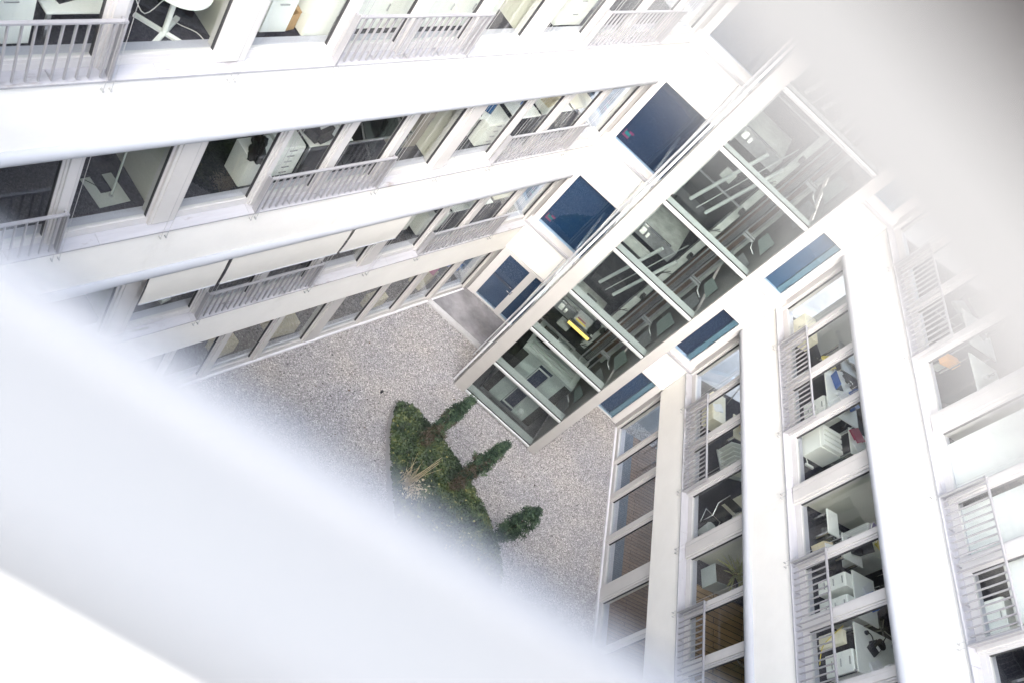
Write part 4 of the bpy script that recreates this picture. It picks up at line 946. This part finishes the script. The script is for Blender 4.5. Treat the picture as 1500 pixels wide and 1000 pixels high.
# --- right wing, second upper floor
cabinet(Rr, 2, 0.20, 0.95, 0.30, 0.62, 0.42, "low beige cupboard in the first window right of the tower", mt=FURNC, drawers=2, doors=True)
o = put(Rr, "glass_screen", "tall pale glass screen standing in the first window right of the tower", "screen", 0.42, 1.0, F(2), R(20))
MB().box(-0.6, 0.6, -0.008, 0.008, 0.05, 1.5).build("panel", FURNG, o); MB().box(-0.6, 0.6, -0.02, 0.02, 1.501, 1.53).build("top_rail", CHROME, o)
for sx in (-0.5, 0.5): MB().box(sx - 0.03, sx + 0.03, -0.2, 0.2, 0, 0.0495).build("foot", CHROME, o)
desk(Rr, 2, 0.9, 1.75, 0.95, 1.85, "grey meeting table covered with dark folders", FURNG)
for i, (x, y, rt) in enumerate(((1.25, 1.25, .3), (1.45, 1.5, .9), (1.1, 1.6, -.4))):
    binder(Rr, x, y, F(2) + 0.731, rt, ("grey folder at the front of the meeting table", "black folder in the middle of the meeting table", "black folder at the rear of the meeting table")[i], (FURNG, BLACK, BLACK)[i], True)
office_chair(Rr, 2, 0.45, 1.75, 0.8, "black swivel chair at the grey meeting table")
desk(Rr, 2, 1.95, 3.25, 0.38, 1.25, "white desk with blue laptop behind the railing", FURN, rot=0.0)
laptop(Rr, 2.30, 0.72, F(2) + 0.731, R(200), "open laptop with a bright blue screen on the railing desk")
papers(Rr, 2.0, 0.82, F(2) + 0.731, 0.4, "white paper beside the blue laptop", n=3)
binder(Rr, 1.85, 0.50, F(2) + 0.731, 0.5, "yellow green folder lying behind the railing mullion", YELLOW, True)
clutter(Rr, 2.20, 1.02, F(2) + 0.731, "white cup with pens near the blue laptop", 5, (PAPER, BLACK))
o = put(Rr, "bottle", "blue bottle on the laptop desk", "bottle", 2.36, 1.12, F(2) + 0.731); MB().lathe([(0, 0, 0), (0, 0, 0.16), (0, 0, 0.2), (0, 0, 0.235)], [0.05, 0.05, 0.02, 0.018], 14).build("body", BLUE, o); MB().lathe([(0, 0, 0.2355), (0, 0, 0.255)], [0.02, 0.02], 10).build("cap", PAPER, o)
carton(Rr, 2.75, 1.05, F(2) + 0.731, 0.24, 0.18, 0.14, 0.7, "dark blue carton at the end of the laptop desk", BLUE, flaps=False)
cabinet(Rr, 2, 2.70, 3.15, 0.44, 0.88, 0.60, "white pedestal under the laptop desk behind the railing", drawers=3)
office_chair(Rr, 2, 2.35, 1.75, -0.4, "black swivel chair tucked behind the laptop desk")
# fourth window
cabinet(Rr, 2, 3.52, 4.08, 0.30, 0.86, 0.50, "white low unit with curved dark slots beside the dangling plug", drawers=0)
o = put(Rr, "file_rack", "white slotted file rack on the low unit", "file rack", 3.80, 0.58, F(2) + 0.502)
for i in range(4): MB().box(-0.26 + 0.14 * i, -0.165 + 0.14 * i, -0.26, 0.26, 0.0, 0.09).build("divider", FURN, o)
MB().box(-0.27, 0.27, -0.27, -0.2605, 0, 0.095).build("front", FURN, o)
desk(Rr, 2, 3.36, 4.02, 0.94, 1.70, "white desk with a red folder beyond the slotted rack", FURN)
binder(Rr, 3.50, 1.14, F(2) + 0.731, 0.6, "red and violet folder on the desk beyond the slotted rack", REDM, True)
o = put(Rr, "bag", "dark blue bag on the desk beyond the slotted rack", "bag", 3.46, 1.50, F(2) + 0.731, 0.3); MB().box(-0.13, 0.13, -0.08, 0.08, 0, 0.2).build("body", BLUE, o, 0.04); MB().tube([(-0.07, 0, 0.19), (-0.05, 0, 0.28), (0.05, 0, 0.28), (0.07, 0, 0.19)], 0.01, 6).build("handle", BLACK, o)
cable(Rr, "extension_lead", "white lead ending in a socket strip on the dark floor", "cable", [(3.78, 0.33, F(2) + 0.30), (3.9, 0.36, F(2) + 0.05), (4.05, 0.40, F(2) + 0.015), (4.25, 0.46, F(2) + 0.015)], 0.009, WIREM, plug=True)
tube_chair(Rr, 2, 4.25, 1.35, 0.9, "chromed chair with only its legs catching light beyond the wide mullion")
cabinet(Rr, 2, 4.30, 4.85, 1.55, 2.0, 0.75, "taupe cupboard in the shade near the wide pillar", mt=TAUPE, drawers=2, doors=True)
# fifth window
desk(Rr, 2, 5.52, 6.05, 0.34, 0.62, "small white bench in the window right after the wide pillar", h=0.48)
o = put(Rr, "plastic_bag", "crumpled clear plastic bag beside the small white bench", "bag", 5.80, 0.78, F(2)); rs = random.Random(4)
mb = MB(); N = 12; vs = []
for i in range(N + 1):
    for j in range(16):
        th = math.pi * i / N; ph = 2 * math.pi * j / 16; rr = 1 + 0.35 * noise.noise(Vector((math.sin(th) * math.cos(ph) * 3, math.sin(th) * math.sin(ph) * 3, math.cos(th) * 3)))
        vs.append((0.15 * rr * math.sin(th) * math.cos(ph), 0.26 * rr * math.sin(th) * math.sin(ph), 0.18 + 0.17 * max(-1, rr * math.cos(th))))
mb._add(vs, [(i * 16 + j, i * 16 + (j + 1) % 16, (i + 1) * 16 + (j + 1) % 16, (i + 1) * 16 + j) for i in range(N) for j in range(16)]); mb.build("film", CLEAR, o)
carton(Rr, 6.22, 0.52, F(2), 0.22, 0.26, 0.30, 0.3, "tan carton holding white paper on the floor of the fifth window", CARDC, flaps=False, inner=PAPER)
papers(Rr, 6.22, 0.52, F(2) + 0.309, 0.1, "torn white paper on the tan carton", n=2, w_=0.12, d=0.24)
cabinet(Rr, 2, 5.55, 6.25, 1.18, 1.70, 0.73, "long white sideboard deeper in the fifth window", drawers=2, doors=True)
desk(Rr, 2, 5.95, 6.50, 0.62, 1.10, "white desk with a black case beside the sideboard", FURN, h=0.55)
o = put(Rr, "open_case", "open black case on the white desk of the fifth window", "case", 6.15, 0.90, F(2) + 0.551, 0.2)
MB().box(-0.16, 0.16, -0.13, 0.13, 0, 0.09).build("tray", BLACK, o, 0.008); MB().box(-0.16, 0.16, 0.135, 0.155, 0.09, 0.30, tilt=(R(-15), 'X')).build("lid", BLACK, o)
binder(Rr, 5.72, 1.35, F(2) + 0.731, 1.2, "violet binder lying on the long sideboard", PURPLE, True)
binder(Rr, 5.95, 1.48, F(2) + 0.731, 1.0, "yellow binder lying on the long sideboard", YELLOW, True)
binder(Rr, 6.18, 1.55, F(2) + 0.731, 0.3, "grey binder standing with a white tag on the long sideboard", FURNG)
# sixth window
cabinet(Rr, 2, 6.88, 7.16, 0.46, 1.02, 0.66, "white pedestal behind the lower railing left of the dark gap", drawers=3)
cabinet(Rr, 2, 7.32, 7.66, 0.46, 1.02, 0.66, "white pedestal behind the lower railing right of the dark gap", drawers=3)
desk(Rr, 2, 6.80, 7.72, 0.60, 1.15, "white desk panel carrying a blue and white box", FURN, h=0.70)
carton(Rr, 7.30, 0.98, F(2) + 0.701, 0.30, 0.18, 0.13, 0.8, "blue and white carton on the desk behind the lower railing", BLUE, flaps=False)
papers(Rr, 7.05, 1.0, F(2) + 0.701, 0.8, "white folded sheet beside the blue carton", n=3)
tube_chair(Rr, 2, 6.55, 1.95, -0.6, "chromed chair in the dark beyond the blue carton")
office_chair(Rr, 2, 7.25, 2.0, 0.2, "black swivel chair behind the desk with the blue carton")
# seventh window
desk(Rr, 2, 7.86, 8.75, 0.46, 1.72, "large white desk with telephone and black keyboard", FURN)
phone(Rr, 8.22, 0.86, F(2) + 0.731, 0.9, "black telephone lying in the middle of the large white desk")
keyboard(Rr, 8.42, 1.44, F(2) + 0.731, 1.9, "black keyboard on the large white desk")
o = put(Rr, "headset", "black wired headset on the large white desk", "headset", 8.05, 0.78, F(2) + 0.731, 0.5)
pts = [(0.09 * math.cos(R(a_)), 0.09 * math.sin(R(a_)), 0.03) for a_ in range(0, 181, 20)]; MB().tube(pts, 0.01, 6).build("headband", BLACK, o)
for sx in (-0.09, 0.09): MB().lathe([(sx, 0, 0.005), (sx, 0, 0.05)], [0.04, 0.035], 12).build("ear_cup", BLACK, o)
o = put(Rr, "desk_lamp", "black desk lamp with an angled arm on the large white desk", "lamp", 8.05, 1.10, F(2) + 0.731, 0.8)
MB().lathe([(0, 0, 0), (0, 0, 0.02)], [0.10, 0.10], 20).build("foot", BLACK, o); MB().tube([(0, 0, 0.02), (-0.12, 0, 0.22), (0.12, 0, 0.34)], 0.012, 8).build("arm", BLACK, o); MB().lathe([(0.10, 0, 0.36), (0.22, 0, 0.26)], [0.035, 0.09], 16).build("shade", BLACK, o)
office_chair(Rr, 2, 8.05, 1.95, -0.9, "black leather swivel chair leaning over the large white desk")
cabinet(Rr, 2, 7.98, 8.22, 0.36, 0.455, 0.55, "cream cable duct strip under the large white desk", mt=FURNC, drawers=0, name="cable_duct", cat="cable duct")
cabinet(Rr, 2, 8.30, 8.70, 0.50, 1.0, 0.62, "white pedestal under the large white desk", drawers=3)
cable(Rr, "power_cable", "yellow cable hanging beside the cream duct under the large desk", "cable", [(7.95, 0.34, F(2) + 0.60), (8.05, 0.345, F(2) + 0.35), (8.2, 0.35, F(2) + 0.1), (8.5, 0.34, F(2) + 0.02)], 0.008, YELLOW)
clutter(Rr, 7.98, 1.40, F(2) + 0.731, "steel pen pot at the far end of the large white desk", 9, (CHROME, BLACK))
desk(Rr, 2, 9.35, 10.40, 0.40, 1.10, "white desk cut by the lower picture edge on the right", FURN)
# --- right wing, first upper floor
o = put(Rr, "flip_chart", "white flip chart board in the window beside the lower navy pane", "flip chart", 0.42, 0.62, F(1), R(-28))
MB().box(-0.40, 0.40, -0.012, 0.012, 0.75, 1.65).build("board", FURN, o)
for sx in (-0.3, 0.3): MB().tube([(sx, 0.013, 1.6), (sx * 1.2, 0.03, 0)], 0.014, 8).build("leg", CHROME, o)
MB().tube([(0, 0.03, 1.55), (0, 0.45, 0)], 0.014, 8).build("rear_leg", CHROME, o); MB().box(-0.4, 0.4, -0.05, -0.0125, 0.70, 0.72).build("pen_tray", CHROME, o)
cabinet(Rr, 1, 0.62, 1.50, 0.34, 0.74, 0.45, "low cream sideboard under the flip chart", mt=FURNC, drawers=3, doors=True)
desk(Rr, 1, 1.28, 2.0, 0.75, 1.50, "cream table beside the dark floor behind the lowest right railing", FURNC)
o = put(Rr, "rack", "white rack of six upright panels behind the lowest right railing", "rack", 2.52, 0.98, F(1), 0.25)
for i in range(6): MB().box(-0.34 + 0.12 * i, -0.325 + 0.12 * i, -0.30, 0.30, 0.32, 0.80).build("panel", FURN, o)
MB().box(-0.36, 0.36, -0.32, 0.32, 0.29, 0.319).build("shelf", FURNG, o)
for sx in (-0.32, 0.32):
    for sy in (-0.28, 0.28): MB().box(sx - 0.015, sx + 0.015, sy - 0.015, sy + 0.015, 0, 0.2895).build("leg", CHROME, o)
cabinet(Rr, 1, 3.15, 3.92, 1.12, 1.50, 0.80, "cream cabinet with a framed sheet beside the chromed chairs", mt=FURNC, drawers=1, rot=R(-48), doors=True)
tube_chair(Rr, 1, 4.15, 0.66, 1.2, "chromed chair close to the glass left of the cream cabinet")
tube_chair(Rr, 1, 4.72, 0.86, 1.0, "chromed chair nearest the wide pillar by the cream cabinet")
office_chair(Rr, 1, 3.3, 2.0, 0.6, "black swivel chair beyond the cream cabinet")
o = put(Rr, "planter", "square grey planter with a palm on dark carpet", "planter", 5.66, 0.72, F(1), 0.1)
MB().box(-0.22, 0.22, -0.28, 0.28, 0, 0.46).build("box", mat("planter_grey", (0.44, 0.48, 0.46), 0.5, var=0.06, scale=4), o, 0.005); MB().box(-0.21, 0.21, -0.27, 0.27, 0.4605, 0.464).build("soil", SOIL, o)
o = put(Rr, "palm_plant", "spiky yellow green palm growing from the grey planter", "plant", 5.62, 0.82, F(1) + 0.465)
MB().tube([(0, 0, 0), (0.02, 0.02, 0.25)], 0.03, 8, r2=0.02).build("stem", BARK, o)
mb = MB(); rs = random.Random(11)
for i in range(60):
    a_ = rs.uniform(0, 6.283); ln = rs.uniform(0.30, 0.62); el = rs.uniform(0.1, 1.2); d = Vector((math.cos(a_) * math.cos(el), math.sin(a_) * math.cos(el), math.sin(el))); sd_ = d.cross(Vector((0, 0, 1))).normalized()
    b0 = Vector((0.02, 0.02, 0.12 + rs.uniform(0, 0.16))); pr = None
    for t in range(5):
        f = t / 4; c = b0 + d * ln * f + Vector((0, 0, -0.28 * ln * f * f)); w2 = 0.018 * math.sin(math.pi * (0.15 + 0.85 * f)) + 0.001
        cur = (c - sd_ * w2, c + sd_ * w2)
        if pr: mb.quad(pr[0], pr[1], cur[1], cur[0])
        pr = cur
mb.build("fronds", PALM, o)
o = put(Rr, "bar_stool", "chromed stool on the oak floor at lower right", "stool", 7.25, 1.35, F(1), 0.4)
MB().lathe([(0, 0, 0.62), (0, 0, 0.66)], [0.19, 0.19], 20).build("seat", BLACKF, o)
for i in range(4):
    a_ = R(45 + 90 * i); MB().tube([(0.12 * math.cos(a_), 0.12 * math.sin(a_), 0.6195), (0.2 * math.cos(a_), 0.2 * math.sin(a_), 0)], 0.012, 7).build("leg", CHROME, o)
MB().tube([(0.16 * math.cos(R(t)), 0.16 * math.sin(R(t)), 0.28) for t in range(45, 406, 30)], 0.009, 6).build("foot_ring", CHROME, o)
cabinet(Rr, 1, 6.2, 7.0, 1.75, 2.2, 0.5, "dark taupe chest on the oak floor", mt=TAUPE, drawers=2)
# --- right wing, ground floor
desk(Rr, 0, 0.35, 1.05, 0.9, 1.5, "grey table behind the first ground floor pane on the right", FURNG)
o = put(Rr, "heater_strip", "flat blue grey trench heater grille along the right ground floor glass", "heater", 2.4, 0.42, F(0))
MB().box(-2.4, 2.5, -0.14, 0.14, 0.0, 0.03).build("trough", mat("heater_blue", (0.085, 0.11, 0.15), 0.5, var=0.2, scale=8), o)
mb = MB()
for i in range(80): mb.box(-2.38 + 0.061 * i, -2.362 + 0.061 * i, -0.13, 0.13, 0.0302, 0.036)
mb.build("slats", mat("heater_slat", (0.12, 0.15, 0.20), 0.5), o)
# --- smaller things on the desks and floors
def mug(wing, x, y, z, label, mt=PAPER):
    o = put(wing, "mug", label, "mug", x, y, z, random.uniform(0, 6)); MB().lathe([(0, 0, 0), (0, 0, 0.095)], [0.038, 0.042], 14).build("cup", mt, o)
    MB().tube([(0.04, 0, 0.02), (0.07, 0, 0.035), (0.07, 0, 0.065), (0.041, 0, 0.08)], 0.006, 6).build("handle", mt, o)
def bin_(wing, k, x, y, label, mt=BLACK):
    o = put(wing, "waste_bin", label, "waste bin", x, y, F(k)); MB().lathe([(0, 0, 0), (0, 0, 0.32)], [0.11, 0.145], 18).build("bucket", mt, o); MB().lathe([(0, 0, 0.3205), (0, 0, 0.335)], [0.15, 0.15], 18).build("rim", mt, o)
T = 0.731
papers(Rr, 8.55, 0.90, F(2) + T, 0.5, "white sheets beside the black telephone on the large white desk", n=6)
papers(Rr, 8.30, 1.62, F(2) + T, 1.1, "loose white sheets at the rear of the large white desk", n=4)
mug(Rr, 8.45, 1.15, F(2) + T, "white mug near the keyboard on the large white desk")
mug(Rr, 2.62, 0.66, F(2) + T, "white mug to the right of the blue laptop")
papers(Rr, 2.62, 0.90, F(2) + T, 0.8, "fanned white sheets right of the blue laptop", n=6)
monitor(Rr, 2.95, 0.75, F(2) + T, 2.4, "black monitor at the lower end of the laptop desk", BLACK, 0.42, 0.27)
keyboard(Rr, 2.05, 1.10, F(2) + T, 0.9, "black keyboard at the far end of the laptop desk")
papers(Rr, 3.72, 1.15, F(2) + T, 0.7, "white papers by the red and violet folder", n=5)
mug(Rr, 3.80, 1.42, F(2) + T, "dark mug by the dark blue bag", BLACK)
monitor(Rr, 7.15, 1.08, F(2) + 0.701, 2.7, "black monitor behind the blue and white carton", BLACK, 0.45, 0.28)
bin_(Rr, 2, 4.62, 0.52, "black waste bin before the wide mullion beside the socket strip")
bin_(Rr, 2, 6.55, 0.48, "black waste bin on the dark floor right of the tan carton")
papers(Rr, 1.10, 0.48, F(1) + 0.452, 0.4, "white papers lying on the low cream sideboard", n=4)
carton(Rr, 1.55, 1.05, F(1) + T, 0.28, 0.22, 0.2, 0.5, "brown carton on the cream table behind the lowest right railing")
mug(Rr, 1.80, 0.95, F(1) + T, "white mug on the cream table behind the lowest right railing")
bin_(Rr, 1, 4.55, 0.42, "grey waste bin near the wide pillar by the chromed chairs", FURNG)
papers(L, -2.85, 0.98, F(2) + T, 0.6, "white sheets behind the keyboard near the bluish screen", n=5)
mug(L, -1.55, 0.62, F(2) + T, "blue mug on the bright white table", BLUE)
papers(L, -1.70, 0.80, F(2) + T, 0.2, "white paper stack on the bright white table", n=6)
bin_(L, 2, -6.0, 0.50, "black waste bin left of the dark glass table")
bin_(L, 3, -9.92, 0.92, "black waste bin behind the cross foot table")
monitor(L, -1.25, 0.80, F(3) + T, 0.4, "black monitor on the veiled white desk in the upper row")
papers(L, -6.95, 0.62, F(3) + 0.802, 0.2, "white paper stack on the left sideboard of the upper middle railing", n=6)
binder(L, -5.60, 0.62, F(3) + 0.802, 0.1, "red binder standing on the right sideboard of the upper middle railing", REDM)
binder(L, -5.50, 0.62, F(3) + 0.802, 0.0, "black binder standing on the right sideboard of the upper middle railing", BLACK)
